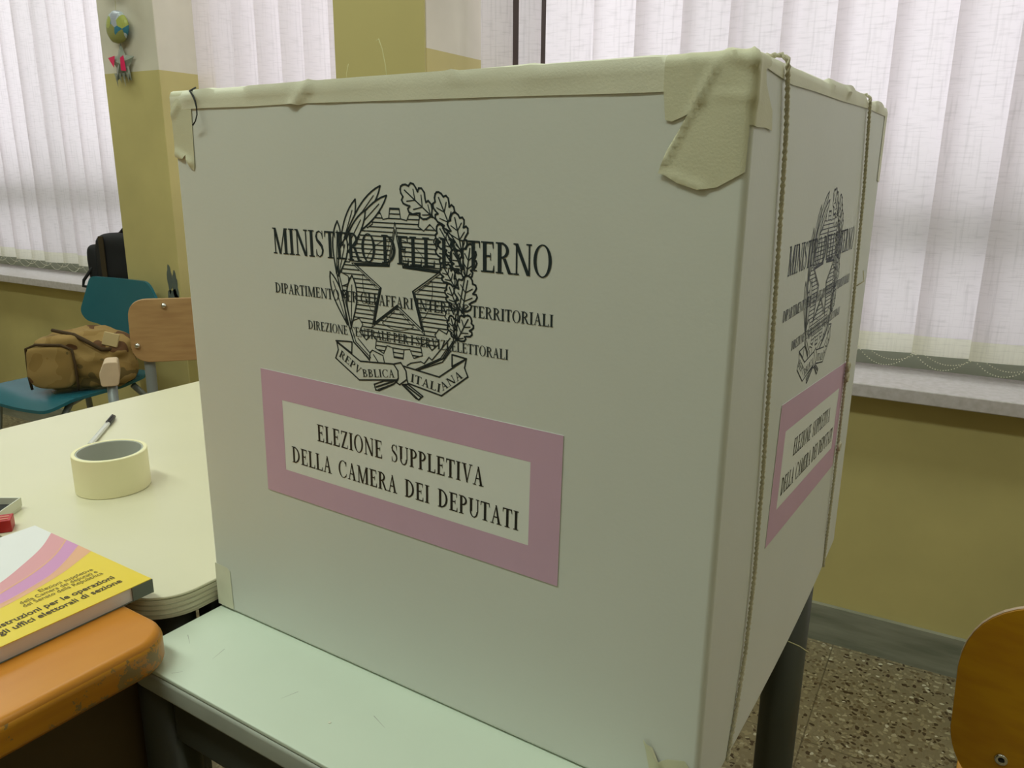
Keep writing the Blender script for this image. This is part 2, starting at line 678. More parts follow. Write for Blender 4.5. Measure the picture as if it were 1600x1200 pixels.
# ------------------------------------------------------------------ vertical blinds
def slat_bm(wd, z0, z1):
    bm = NB()
    n = 6
    lo, hi = [], []
    for k in range(n + 1):
        x = -wd / 2 + wd * k / n
        y = -0.006 * (1 - (2 * x / wd) ** 2)
        lo.append(bm.verts.new((x, y, z0)))
        hi.append(bm.verts.new((x, y, z1)))
    for k in range(n):
        bm.faces.new((lo[k], lo[k + 1], hi[k + 1], hi[k]))
    return bm


def blind(label, slats, x0, x1, zb, yb, chain):
    t = thing('vertical_blind', label, 'blind', ((x0 + x1) / 2, yb, 2.40))
    obj('head_rail', box(NB(), x0 - (x0 + x1) / 2, x1 - (x0 + x1) / 2, -0.025, 0.025, -0.045, 0.0), M['lamp_metal'], t)
    pts = []
    for (xc, th, wd) in slats:
        dz = random.uniform(-0.003, 0.003)
        s = obj('slat', slat_bm(wd, zb + 0.045 + dz - 2.40, -0.05), M['blind'], t, smooth=True)
        s.location = (xc - (x0 + x1) / 2, 0, 0)
        s.rotation_euler = (random.uniform(-0.004, 0.004), random.uniform(-0.003, 0.003), th)
        h = obj('hem', slat_bm(wd, zb + dz - 2.40, zb + 0.045 + dz - 2.40), M['hem'], s, smooth=True)
        pts.append((xc - (x0 + x1) / 2, zb + dz - 2.40, th, wd))
    if chain:
        bm = NB()
        for a, b in zip(pts[:-1], pts[1:]):
            for side in (-1, 1):
                n = 22
                for k in range(n + 1):
                    f = k / n
                    x = a[0] + (b[0] - a[0]) * f + side * 0.5 * a[3] * math.cos(a[2]) * 0.9
                    y = side * 0.5 * a[3] * math.sin(a[2]) * 0.9
                    z = (a[1] + (b[1] - a[1]) * f) + 0.006 - 0.034 * (1 - (2 * f - 1) ** 2) * (0.8 if side > 0 else 1.1)
                    bmesh.ops.create_icosphere(bm, subdivisions=1, radius=0.0014, matrix=Matrix.Translation((x, y, z)))
        obj('bead_chain', bm, M['bead'], t, smooth=True)
    return t


sl = [(-1.250, math.radians(30), 0.090), (-1.140, math.radians(40), 0.063)]
k = -2
while True:
    left = -0.826 + 0.1215 * k - (0.016 if k == -2 else 0.0)
    if left > 1.55:
        break
    sl.append((left + 0.0745, math.radians(10 + random.uniform(-3, 3)), 0.152))
    k += 1
blind('white linen vertical blind behind the ballot box, its first slats parted', sl, C2[1] + 0.01, 1.74, 0.757, 2.07, True)
sl = []
x = C1[1] + 0.036
while x < C2[0] - 0.03:
    sl.append((x, math.radians(47 + random.uniform(-9, 9)), 0.135))
    x += 0.105
blind('white vertical blind between the two yellow columns, slats turned edge-on', sl, C1[1] + 0.01, C2[0] - 0.01, 0.757, 2.045, False)
sl = []
x = C1[0] - 0.07
while x > -5.5:
    sl.append((x, math.radians(14 + random.uniform(-4, 4)), 0.14))
    x -= 0.1215
blind('white vertical blind left of the column with the paper globe and star', sl, -5.55, C1[0] - 0.01, 0.757, 2.07, True)

# ------------------------------------------------------------------ box-aligned frame
D0 = Vector((-0.6111, 0.4742, 0.0))
RZ = -math.radians(2.7547)
CU, SU = math.cos(RZ), math.sin(RZ)


def uvw(u, v, z=0.0):
    return (D0.x + CU * u - SU * v, D0.y + SU * u + CU * v, z)


# ------------------------------------------------------------------ pale green desk under the ballot box
t = thing('school_desk', 'small pale green school desk with grey steel frame under the ballot box', 'desk', uvw(0, 0, 0), RZ)
T = 0.74
out = rrect(0.0, 0.484, -0.103, 0.512, 0.022)
obj('desk_top', prism(NB(), rrect(0.0015, 0.4825, -0.1015, 0.5105, 0.021), T - 0.004, T), M['green_top'], t, bevel=0.001)
obj('edge_band', prism(NB(), out, T - 0.024, T - 0.0045), M['green_edge'], t, bevel=0.003)
bm = NB()
for (u0, v0, u1, v1) in ((0.068, -0.046, 0.072, -0.062), (0.171, -0.052, 0.166, -0.066), (0.060, -0.095, 0.066, -0.088), (0.020, -0.050, 0.034, -0.058), (0.245, -0.040, 0.262, -0.046)):
    d = Vector((u1 - u0, v1 - v0)).normalized() * 0.0003
    bm.faces.new([bm.verts.new(p_) for p_ in ((u0 + d.y, v0 - d.x, T + 0.0001), (u1 + d.y * 0.3, v1 - d.x * 0.3, T + 0.0001), (u1 - d.y * 0.3, v1 + d.x * 0.3, T + 0.0001), (u0 - d.y, v0 + d.x, T + 0.0001))])
obj('scratch', bm, M['green_edge'], t)
obj('chip', prism(NB(), arc(0.2215, -0.0655, 0.0013, 0, 300, 6), T + 0.0001, T + 0.0005), M['tin_white'], t)
bm = NB()
box(bm, 0.05, 0.422, -0.092, -0.066, T - 0.075, T - 0.0245)
box(bm, 0.05, 0.435, 0.472, 0.495, T - 0.075, T - 0.0245)
box(bm, 0.018, 0.042, -0.03, 0.44, T - 0.075, T - 0.0245)
box(bm, 0.442, 0.466, -0.03, 0.44, T - 0.075, T - 0.0245)
obj('frame', bm, M['frame'], t, bevel=0.003)
for u, v in ((0.024, -0.079), (0.448, -0.076), (0.032, 0.482), (0.452, 0.482)):
    l = obj('leg', lathe(NB(), [(0.024, 0.012), (0.024, T - 0.0245)], (u, v, 0), 28), M['frame'], t, smooth=True)
    obj('foot_cap', lathe(NB(), [(0.020, 0.0), (0.026, 0.002), (0.026, 0.02), (0.0245, 0.026)], (u, v, 0), 24), M['black_plastic'], l, smooth=True)

# ------------------------------------------------------------------ cream table on the left
ZT = 0.7665
t = thing('table', 'cream topped table with layered rounded edge, left of the ballot box', 'table', uvw(0, 0, 0), RZ)
o1 = rrect(-0.684, -0.006, -0.066, 0.85, 0.05, 14)
obj('table_top', prism(NB(), o1, ZT - 0.003, ZT), M['cream'], t, bevel=0.0012)
obj('edge', prism(NB(), rrect(-0.6835, -0.0065, -0.0655, 0.8495, 0.05, 14), ZT - 0.0235, ZT - 0.0035), M['edge'], t)
bm = NB()
for j in range(3):
    zz = ZT - 0.0085 - j * 0.0052
    prism(bm, rrect(-0.6841, -0.0059, -0.0661, 0.8501, 0.05, 14), zz - 0.0006, zz + 0.0006)
obj('edge_line', bm, M['edge_dark'], t)
bm = NB()
box(bm, -0.62, -0.07, -0.03, -0.008, ZT - 0.075, ZT - 0.024)
box(bm, -0.62, -0.07, 0.79, 0.812, ZT - 0.075, ZT - 0.024)
box(bm, -0.655, -0.633, 0.03, 0.75, ZT - 0.075, ZT - 0.024)
box(bm, -0.034, -0.012, 0.0, 0.75, ZT - 0.075, ZT - 0.024)
obj('frame', bm, M['frame'], t)
for u, v in ((-0.045, -0.02), (-0.645, -0.02), (-0.045, 0.80), (-0.645, 0.80)):
    obj('leg', lathe(NB(), [(0.02, 0.0), (0.02, ZT - 0.024)], (u, v, 0), 24), M['frame'], t, smooth=True)

# ------------------------------------------------------------------ orange desk in the foreground
t = thing('wooden_desk', 'worn orange varnished wooden desk with rounded corner under the booklet', 'desk', uvw(0, 0, 0), RZ)
ZO = 0.7755


def bull(poly_fn, z0, z1, r, n=6):
    """slab with a rounded (bullnose) rim"""
    bm = NB()
    rings = []
    for k in range(n + 1):
        a = math.pi / 2 * k / n
        ins, z = r - r * math.sin(a), z0 + r - r * math.cos(a)
        rings.append([bm.verts.new((p[0], p[1], z)) for p in poly_fn(ins)])
    for k in range(n + 1):
        a = math.pi / 2 * k / n
        ins, z = r - r * math.cos(a), z1 - r + r * math.sin(a)
        rings.append([bm.verts.new((p[0], p[1], z)) for p in poly_fn(ins)])
    m = len(rings[0])
    for A, B in zip(rings[:-1], rings[1:]):
        for k in range(m):
            bm.faces.new((A[k], A[(k + 1) % m], B[(k + 1) % m], B[k]))
    bm.faces.new(rings[0][::-1])
    bm.faces.new(rings[-1])
    return bm


obj('desk_top', bull(lambda i: rrect(-0.60 + i, 0.054 - i, -0.60 + i, -0.082 - i, 0.034 - i, 10), ZO - 0.0335, ZO, 0.007), M['orange'], t, smooth=True)
# worn varnish along the rim
obj('rim', bull(lambda i: rrect(-0.602 + i, 0.0555 - i, -0.602 + i, -0.0805 - i, 0.036 - i, 10), ZO - 0.032, ZO - 0.003, 0.007), M['orange_edge'], t, smooth=True)
bm = NB()
box(bm, -0.56, -0.05, -0.56, -0.13, ZO - 0.15, ZO - 0.034)
obj('apron', bm, M['dark_wood'], t, bevel=0.003)
obj('shade_filler', box(NB(), -0.021, -0.001, -0.52, -0.086, 0.0, ZO - 0.034), M['shade_brown'], t, bevel=0.002)  # added dark board, stands in for the shaded space under the desk
for u, v in ((-0.045, -0.16), (-0.54, -0.16), (-0.045, -0.50), (-0.54, -0.54)):
    obj('leg', box(NB(), u - 0.02, u + 0.02, v - 0.02, v + 0.02, 0.0, ZO - 0.1505), M['dark_wood'], t, bevel=0.003)

# ------------------------------------------------------------------ lettering (roman capitals drawn as polygons)
def G(ch):
    """polygons and advance of one capital, cap height 1"""
    P = []
    tk, tn, sh, sw = 0.16, 0.065, 0.046, 0.085

    def R(x0, x1, y0, y1):
        P.append([(x0, y0), (x1, y0), (x1, y1), (x0, y1)])

    def ser(xc, w_, y):
        y0 = 0 if y == 0 else 1 - sh
        R(xc - w_ / 2 - sw, xc + w_ / 2 + sw, y0, y0 + sh)

    def stem(xc, w_=tk, s=(1, 1)):
        R(xc - w_ / 2, xc + w_ / 2, 0, 1)
        if s[0]:
            ser(xc, w_, 0)
        if s[1]:
            ser(xc, w_, 1)

    def dg(x0, y0, x1, y1, w_):
        P.append([(x0 - w_ / 2, y0), (x0 + w_ / 2, y0), (x1 + w_ / 2, y1), (x1 - w_ / 2, y1)])

    def ring(cx, cy, rx, ry, wx, wy, a0, a1, n=18):
        o = arc(cx, cy, rx, a0, a1, n, ry)
        i = arc(cx, cy, rx - wx, a0, a1, n, ry - wy)
        for k in range(n):
            P.append([o[k], o[k + 1], i[k + 1], i[k]])

    if ch == 'I':
        stem(0.19)
        return P, 0.38
    if ch == 'L':
        stem(0.18)
        R(0.18, 0.6, 0, tn)
        P.append([(0.6, 0), (0.6, 0.24), (0.57, 0.24), (0.52, 0)])
        return P, 0.63
    if ch in 'EF':
        stem(0.18)
        R(0.18, 0.57, 1 - tn, 1)
        P.append([(0.57, 1), (0.57, 0.78), (0.54, 0.78), (0.5, 1)])
        R(0.18, 0.44, 0.5, 0.5 + tn)
        R(0.42, 0.455, 0.4, 0.64)
        if ch == 'E':
            R(0.18, 0.6, 0, tn)
            P.append([(0.6, 0), (0.6, 0.24), (0.57, 0.24), (0.52, 0)])
            return P, 0.65
        return P, 0.6
    if ch == 'T':
        stem(0.33, tk, (1, 0))
        R(0.03, 0.63, 1 - tn, 1)
        P.append([(0.03, 1), (0.1, 1), (0.05, 0.77), (0.02, 0.77)])
        P.append([(0.63, 1), (0.56, 1), (0.61, 0.77), (0.64, 0.77)])
        return P, 0.66
    if ch == 'N':
        R(0.13, 0.13 + tn, 0, 1)
        R(0.66, 0.66 + tn, 0, 1)
        ser(0.15, tn, 0)
        ser(0.68, tn, 1)
        R(0.03, 0.15, 1 - sh, 1)
        dg(0.15, 1, 0.66, 0, 0.15)
        return P, 0.83
    if ch == 'M':
        R(0.13, 0.13 + tn, 0, 1)
        R(0.74, 0.74 + tk, 0, 1)
        ser(0.15, tn, 0)
        ser(0.81, tk, 0)
        R(0.03, 0.16, 1 - sh, 1)
        R(0.8, 0.96, 1 - sh, 1)
        dg(0.18, 1, 0.47, 0, 0.14)
        dg(0.78, 1, 0.47, 0, 0.06)
        return P, 1.0
    if ch in 'AV':
        q = [[(0.09, 0), (0.145, 0), (0.41, 1), (0.355, 1)], [(0.50, 0), (0.66, 0), (0.41, 1), (0.32, 1)]]
        if ch == 'A':
            P += q
            R(0.19, 0.55, 0.33, 0.33 + tn)
            ser(0.115, tn, 0)
            ser(0.58, tk, 0)
        else:
            P += [[(0.75 - x_, 1 - y_) for x_, y_ in p] for p in q]
            ser(0.635, tn, 1)
            ser(0.17, tk, 1)
        return P, 0.74
    if ch == 'D':
        stem(0.18)
        ring(0.22, 0.5, 0.5, 0.5, 0.14, tn, -90, 90)
        return P, 0.78
    if ch == 'O':
        ring(0.4, 0.5, 0.37, 0.52, 0.13, 0.04, 0, 360, 36)
        return P, 0.8
    if ch in 'PR':
        stem(0.18)
        ring(0.24, 0.74, 0.34, 0.26, 0.13, tn, -90, 90)
        if ch == 'R':
            dg(0.38, 0.49, 0.62, 0, 0.14)
            R(0.56, 0.76, 0, sh)
            return P, 0.74
        return P, 0.63
    if ch == 'B':
        stem(0.18)
        ring(0.24, 0.76, 0.31, 0.24, 0.12, tn, -90, 90)
        ring(0.24, 0.27, 0.37, 0.27, 0.13, tn, -90, 90)
        return P, 0.69
    if ch in 'CG':
        ring(0.42, 0.5, 0.39, 0.52, 0.13, 0.04, 48, 312, 30)
        P.append([(0.70, 1), (0.70, 0.7), (0.665, 0.7), (0.6, 0.92)])
        if ch == 'G':
            R(0.62, 0.62 + tk, 0.05, 0.42)
            R(0.54, 0.83, 0.40, 0.40 + sh)
            return P, 0.84
        P.append([(0.72, 0.24), (0.70, 0.28), (0.62, 0.1), (0.66, 0.07)])
        return P, 0.76
    if ch == 'S':
        c = [(0.46, 0.78), (0.42, 0.9), (0.28, 0.98), (0.15, 0.92), (0.1, 0.78), (0.15, 0.64), (0.28, 0.54), (0.41, 0.42), (0.46, 0.26), (0.4, 0.1), (0.27, 0.02), (0.13, 0.08), (0.08, 0.24)]
        wd = [0.04, 0.04, 0.045, 0.07, 0.1, 0.12, 0.14, 0.13, 0.1, 0.07, 0.045, 0.04, 0.04]
        L, Rr = [], []
        for k, p in enumerate(c):
            a, b_ = c[max(k - 1, 0)], c[min(k + 1, len(c) - 1)]
            d = Vector((b_[0] - a[0], b_[1] - a[1])).normalized()
            L.append((p[0] - d.y * wd[k] / 2, p[1] + d.x * wd[k] / 2))
            Rr.append((p[0] + d.y * wd[k] / 2, p[1] - d.x * wd[k] / 2))
        for k in range(len(c) - 1):
            P.append([L[k], L[k + 1], Rr[k + 1], Rr[k]])
        R(0.445, 0.475, 0.7, 1.0)
        R(0.07, 0.1, 0.0, 0.3)
        return P, 0.56
    if ch == 'Z':
        R(0.08, 0.6, 1 - tn, 1)
        R(0.05, 0.6, 0, tn)
        dg(0.12, 0, 0.54, 1, 0.14)
        P.append([(0.08, 1), (0.14, 1), (0.1, 0.78), (0.07, 0.78)])
        P.append([(0.6, 0), (0.54, 0), (0.59, 0.22), (0.62, 0.22)])
        return P, 0.66
    if ch == 'U':
        R(0.11, 0.11 + tk, 0.3, 1)
        R(0.62, 0.62 + tn, 0.3, 1)
        ser(0.18, tk, 1)
        ser(0.64, tn, 1)
        ring(0.3875, 0.32, 0.2775, 0.34, 0.1, 0.06, 180, 360)
        return P, 0.78
    if ch == "'":
        P.append([(0.06, 1), (0.18, 1), (0.12, 0.68), (0.09, 0.68)])
        return P, 0.22
    return P, 0.36


def text_polys(s, x0, x1, y0, h, space=0.30, track=0.02):
    res = []
    x = 0.0
    for ch in s:
        if ch == ' ':
            x += space
            continue
        P, adv = G(ch)
        for p in P:
            res.append([(a + x, b) for a, b in p])
        x += adv + track
    sx = (x1 - x0) / (x - track)
    return [[(x0 + a * sx, y0 + b * h) for a, b in p] for p in res]


def along(s, p0, p1, h, track=0.03):
    """letters set along a straight base line, upright to it"""
    P0, P1 = Vector(p0), Vector(p1)
    d = (P1 - P0)
    L = d.length
    d = d / L
    nrm = Vector((-d.y, d.x))
    res = []
    for p in text_polys(s, 0, L, 0, h, 0.3, track):
        res.append([tuple(P0 + d * a + nrm * b) for a, b in p])
    return res


def polys_bm(polys, sc=1.0, z=0.0):
    bm = NB()
    for p in polys:
        try:
            bm.faces.new([bm.verts.new((a * sc, b * sc, z)) for a, b in p])
        except ValueError:
            pass
    return bm


def flat(name, polys, m, sc=1.0, z=0.0):
    """ink film: every polygon is extruded by a hair so that the print has a top and a rim"""
    bm = polys_bm(polys, sc, z)
    for f in bm.faces:
        f.normal_update()
        if f.normal.z < 0:
            f.normal_flip()
    me = bpy.data.meshes.new(name)
    bm.to_mesh(me)
    bm.free()
    me.materials.append(m)
    return me


# ------------------------------------------------------------------ the state emblem (units 0.1 mm, origin at its centre)
OLIVE = [([(-576, 154), (-377, 605)], 5.0), ([(-505, 318), (-128, 705)], 5.2), ([(-494, 290), (-70, 639)], 5.2), ([(-564, 131), (-280, 529)], 5.2), ([(-604, 39), (-571, 439)], 5.0), ([(-513, -352), (-672, 49)], 5.2), ([(-473, -368), (-443, 37)], 6.0), ([(-585, 21), (-485, 319)], 4.5)]
OAK = [([(564, 127), (377, 345)], 13), ([(540, 18), (420, 188)], 11), ([(543, 240), (391, 451)], 14), ([(347, 502), (64, 704)], 17), ([(528, 379), (384, 671)], 15), ([(635, 132), (510, 282)], 12), ([(598, 270), (530, 539)], 15), ([(629, 79), (669, 335)], 12), ([(561, -134), (474, 48)], 11), ([(594, -148), (651, 116)], 17), ([(542, -342), (493, -177)], 9), ([(547, -351), (660, -164)], 14)]
STEM_L = [(-598, 30), (-494, -371), (-453, -483), (-305, -591)]
STEM_R = [(324, 523), (506, 387), (598, 270), (624, 123), (561, -152), (536, -348), (437, -492), (196, -612)]
RIB = {'band_l': [(-637, -505), (-392, -628), (-52, -604), (-11, -651), (-9, -711), (-23, -724), (-410, -782), (-658, -637), (-625, -566)], 'back_l': [(-646, -495), (-501, -485), (-472, -485), (-480, -575)], 'knot': [(-52, -604), (20, -583), (69, -640), (76, -706), (4, -758), (-29, -744), (-9, -711), (-11, -651)], 'band_r': [(42, -606), (383, -642), (630, -472), (613, -541), (642, -603), (402, -781), (85, -734), (76, -706), (69, -640)], 'back_r': [(630, -472), (512, -459), (503, -460), (502, -546)], 'stalk_l': [(-24, -732), (-155, -752), (-255, -794), (-242, -837), (-207, -837), (-58, -764)], 'stalk_r': [(28, -754), (156, -839), (188, -847), (226, -813), (85, -742)], 'twig_l': [(-440, -489), (-296, -608), (-287, -546), (-262, -523), (-156, -551), (-143, -606)], 'twig_l2': [(-407, -447), (-288, -549)], 'twig_l3': [(-253, -556), (-198, -621)], 'twig_r': [(80, -597), (118, -574), (215, -549), (246, -560), (292, -506), (319, -524), (488, -340)], 'twig_r2': [(181, -620), (416, -525), (495, -430)], 'twig_r3': [(163, -615), (399, -499), (470, -405)]}
STAR = [(0, 400), (66, 131), (390, 117), (150, -35), (228, -304), (0, -150), (-228, -304), (-150, -35), (-390, 117), (-66, 131)]


def leaf_poly(b, t, wpx, oak):
    b, t = Vector(b), Vector(t)
    d = t - b
    n = Vector((-d.y, d.x)).normalized()
    W = wpx * (6.1 if oak else 9.0)
    L, R_ = [], []
    if not oak:
        for k in range(1, 12):
            f = k / 12
            wv = W * (math.sin(math.pi * f ** 1.35) ** 0.8)
            L.append(b + d * f + n * wv)
            R_.append(b + d * f - n * wv)
    else:
        # three rounded lobes on either side
        prof = [(0.05, 0.10), (0.10, 0.42), (0.17, 0.62), (0.27, 0.66), (0.30, 0.46), (0.36, 0.62), (0.44, 0.90), (0.54, 0.98), (0.60, 0.86), (0.59, 0.60), (0.67, 0.72), (0.76, 0.80), (0.83, 0.70), (0.84, 0.44), (0.92, 0.36), (0.98, 0.18)]
        for f, q in prof:
            L.append(b + d * f + n * W * q)
            R_.append(b + d * f - n * W * q)
    poly = [b] + R_ + [t] + L[::-1]
    return [(p.x, p.y) for p in poly]


def stroke(pts, wd, masks, closed=False, step=4.0):
    """ribbon polygons of a polyline, skipping whatever lies inside a mask polygon"""
    if closed:
        pts = list(pts) + [pts[0]]
    q = []
    for a, b in zip(pts[:-1], pts[1:]):
        a, b = Vector(a), Vector(b)
        n = max(1, int((b - a).length / step))
        for k in range(n):
            q.append(a + (b - a) * (k / n))
    q.append(Vector(pts[-1]))
    vis = [not any(inside((p.x, p.y), m) for m in masks) for p in q]
    out = []
    N = len(q)
    runs, cur = [], []
    for p, v in zip(q, vis):
        if v:
            cur.append(p)
        else:
            if len(cur) > 1:
                runs.append(cur)
            cur = []
    if len(cur) > 1:
        runs.append(cur)
    for r in runs:
        # drop collinear points
        s = [r[0]]
        for i in range(1, len(r) - 1):
            u1, u2 = (r[i] - s[-1]), (r[i + 1] - r[i])
            if abs(u1.x * u2.y - u1.y * u2.x) > 1e-3 * max(1e-9, u1.length * u2.length):
                s.append(r[i])
        s.append(r[-1])
        for a, b in zip(s[:-1], s[1:]):
            d = b - a
            if d.length < 1e-6:
                continue
            d = d.normalized()
            n = Vector((-d.y, d.x)) * wd / 2
            e = d * wd * 0.35
            out.append([tuple(a - e - n), tuple(b + e - n), tuple(b + e + n), tuple(a - e + n)])
    return out


def emblem():
    shapes = []      # back to front: (mask polygon, [(polyline, width, closed)])
    for (bt, wpx) in OLIVE:
        p = leaf_poly(bt[0], bt[1], wpx, False)
        b, t_ = Vector(bt[0]), Vector(bt[1])
        shapes.append((p, [(p, 13, True), ([tuple(b + (t_ - b) * 0.08), tuple(b + (t_ - b) * 0.82)], 8, False)]))
    for (bt, wpx) in OAK:
        p = leaf_poly(bt[0], bt[1], wpx, True)
        b, t_ = Vector(bt[0]), Vector(bt[1])
        d = t_ - b
        n = Vector((-d.y, d.x)).normalized() * wpx * 6.1
        st = [(p, 13.5, True), ([tuple(b), tuple(b + d * 0.88)], 10, False)]
        for f, q in ((0.2, 0.42), (0.45, 0.6), (0.68, 0.5)):
            for sg in (1, -1):
                st.append(([tuple(b + d * (f - 0.13)), tuple(b + d * (f + 0.03) + n * sg * q)], 8, False))
        shapes.append((p, st))
    sm = []
    for k, wd in (('twig_l', 9), ('twig_l2', 9), ('twig_l3', 9), ('twig_r', 9), ('twig_r2', 9), ('twig_r3', 8)):
        sm.append((RIB[k], wd, False))
    shapes.append(([], sm))
    shapes.append(([], [(STEM_L, 13, False), ([(x + 22, y + 6) for x, y in STEM_L], 9, False), (STEM_R, 10, False), ([(x - 20, y - 8) for x, y in STEM_R[4:]], 10, False)]))
    for k in ('stalk_l', 'stalk_r', 'back_l', 'back_r', 'band_l', 'band_r', 'knot'):
        st = [(RIB[k], 12, True)]
        if k == 'stalk_l':
            st += [([(-60, -742), (-235, -812)], 14, False), ([(-40, -752), (-215, -828)], 8, False)]
        if k == 'stalk_r':
            st += [([(60, -752), (205, -822)], 14, False), ([(40, -752), (175, -838)], 8, False)]
        shapes.append((RIB[k], st))
    masks = [s[0] for s in shapes if s[0]]
    out = []
    for i, (m, st) in enumerate(shapes):
        later = [s[0] for s in shapes[i + 1:] if s[0]]
        for pts, wd, cl in st:
            out += stroke(pts, wd, later, cl)
    # cog wheel
    gear = []
    nt_ = 18
    for k in range(nt_):
        a = 90 + 360.0 / nt_ * k
        for da, r in ((-6.6, 482), (-4.6, 553), (4.6, 553), (6.6, 482)):
            gear.append((r * math.cos(math.radians(a + da)), r * math.sin(math.radians(a + da))))
    big = [(x * 1.13, y * 1.13) for x, y in STAR]
    out += stroke(gear, 8, masks, True)
    out += stroke(STAR, 9, masks, True)
    out += stroke(big, 6, masks, True)
    for y in range(-545, 555, 33):
        if True:
            # split on gear outline by sampling
            run = []
            for x in range(-560, 561, 4):
                ok = inside((x, y), gear) and not inside((x, y), big) and not any(inside((x, y), m) for m in masks)
                if ok:
                    run.append((x, y))
                if (not ok or x > 555) and run:
                    if len(run) > 1:
                        a, b = run[0], run[-1]
                        out.append([(a[0], y - 4.5), (b[0], y - 4.5), (b[0], y + 4.5), (a[0], y + 4.5)])
                    run = []
    # bevel shading strokes of the star rim
    for i in range(10):
        a, b = Vector(STAR[i]), Vector(STAR[(i + 1) % 10])
        if i in (1, 3, 5, 6, 8):
            out += stroke([tuple(a * 1.045), tuple(b * 1.045)], 16, masks)
    # spokes and rim of the wheel behind the star
    for k in range(5):
        a = 126 + 72 * k
        arcp = arc(0, 0, 335, a - 27, a + 27, 10)
        out += stroke(arcp, 4.5, masks + [big])
        for s in (-27, 27):
            p0 = (335 * math.cos(math.radians(a + s)), 335 * math.sin(math.radians(a + s)))
            p1 = (200 * math.cos(math.radians(a + s * 0.25)), 200 * math.sin(math.radians(a + s * 0.25)))
            out += stroke([p0, p1], 4.5, masks + [big])
    # ribbon lettering
    out += along('REPV', (-625, -616), (-408, -738), 62)
    out += along('BBLICA', (-372, -752), (-42, -708), 62)
    out += along('ITALI', (108, -716), (392, -758), 64)
    out += along('ANA', (412, -744), (602, -612), 60)
    return out


EMB = emblem()
emb_me = flat('printed_emblem', EMB, M['ink'], 1e-4)
LET = []
LET += text_polys("MINISTERO DELL'INTERNO", -0.1305, 0.1315, 0.0153, 0.0206, 0.30, 0.0)
LET += text_polys('DIPARTIMENTO PER GLI AFFARI INTERNI E TERRITORIALI', -0.1312, 0.1333, -0.0167, 0.0082, 0.26, 0.0)
LET += text_polys('DIREZIONE CENTRALE PER I SERVIZI ELETTORALI', -0.0950, 0.0985, -0.0433, 0.0072, 0.26, 0.0)
let_me = flat('printed_lettering', LET, M['ink'])

# sticker, local origin at its centre
SW, SH = 0.2995, 0.1125
def strip_frame(x, y, ix, iy):
    return [[(-x, -y), (x, -y), (ix, -iy), (-ix, -iy)], [(x, -y), (x, y), (ix, iy), (ix, -iy)], [(x, y), (-x, y), (-ix, iy), (ix, iy)], [(-x, y), (-x, -y), (-ix, -iy), (-ix, iy)]]
bm = NB()
box(bm, -SW / 2, SW / 2, -SH / 2, SH / 2, 0, 0.0003)
bmesh.ops.recalc_face_normals(bm, faces=bm.faces)
st_me = bpy.data.meshes.new('sticker')
bm.to_mesh(st_me)
bm.free()
st_me.materials.append(M['label_white'])
bor_me = flat('pink_border', strip_frame(SW / 2, SH / 2, 0.1247, 0.0318), M['pink'])
STX = []
STX += text_polys('ELEZIONE SUPPLETIVA', -0.0840, 0.0855, 0.0040, 0.0148, 0.62, 0.045)
STX += text_polys('DELLA CAMERA DEI DEPUTATI', -0.1160, 0.1165, -0.0222, 0.0148, 0.55, 0.045)
stx_me = flat('sticker_lettering', STX, M['black_ink'])

# ------------------------------------------------------------------ ballot box
ZB, ZTOP = 0.7402, 1.2286
bb = thing('ballot_box', 'white cardboard ballot box with printed emblem and pink label, tied with twine', 'ballot box', uvw(0, 0, 0), RZ)
RD = Vector((-0.010, 0.4995, 0)).normalized()      # direction of the right face in plan
RN = Vector((RD.y, -RD.x, 0))                       # its outward normal


def front(a, z, off=0.0):
    return Vector((a, -off, z))


def side(s, z, off=0.0):
    return Vector((0.5, 0, z)) + RD * s + RN * off


bm = NB()
nu, nz = 10, 10
ring_pts = [(k / nu * 0.5, 0.0) for k in range(nu)] + [(0.5 + RD.x * 0.4996 * k / nu, RD.y * 0.4996 * k / nu) for k in range(nu)] + [(0.49 - 0.492 * k / nu, 0.4995) for k in range(nu)] + [(-0.002 + 0.002 * k / nu, 0.4995 - 0.4995 * k / nu) for k in range(nu)]
rings = []
for j in range(nz + 1):
    z = ZB + (ZTOP - ZB) * j / nz
    rr = []
    for i, (x, y) in enumerate(ring_pts):
        zz = z
        if j == nz:
            zz += 0.0045 * y / 0.5
        dx = 0.0
        if nu < i < 2 * nu:
            f = (i - nu) / nu
            dx = 0.004 * math.sin(math.pi * f) * math.exp(-(z - ZB) / 0.05)
        rr.append(bm.verts.new((x + dx, y, zz)))
    rings.append(rr)
n = len(ring_pts)
for A, B in zip(rings[:-1], rings[1:]):
    for i in range(n):
        bm.faces.new((A[i], A[(i + 1) % n], B[(i + 1) % n], B[i]))
bm.faces.new(rings[0][::-1])
bm.faces.new(rings[-1])
obj('carton', bm, M['card'], bb, bevel=0.0045, seg=4)

# print and labels
MF = Matrix(((1, 0, 0, 0.2475), (0, 0, -1, 0), (0, 1, 0, 1.084), (0, 0, 0, 1)))


def side_mat(s, z, off, rot=0.0):
    m = Matrix(((RD.x, 0, RN.x, 0.5 + RD.x * s + RN.x * off), (RD.y, 0, RN.y, RD.y * s + RN.y * off), (0, 1, 0, z), (0, 0, 0, 1)))
    return m @ Matrix.Rotation(rot, 4, 'Z')


def front_mat(a, z, off, rot=0.0):
    m = Matrix(((1, 0, 0, a), (0, 0, -1, -off), (0, 1, 0, z), (0, 0, 0, 1)))
    return m @ Matrix.Rotation(rot, 4, 'Z')


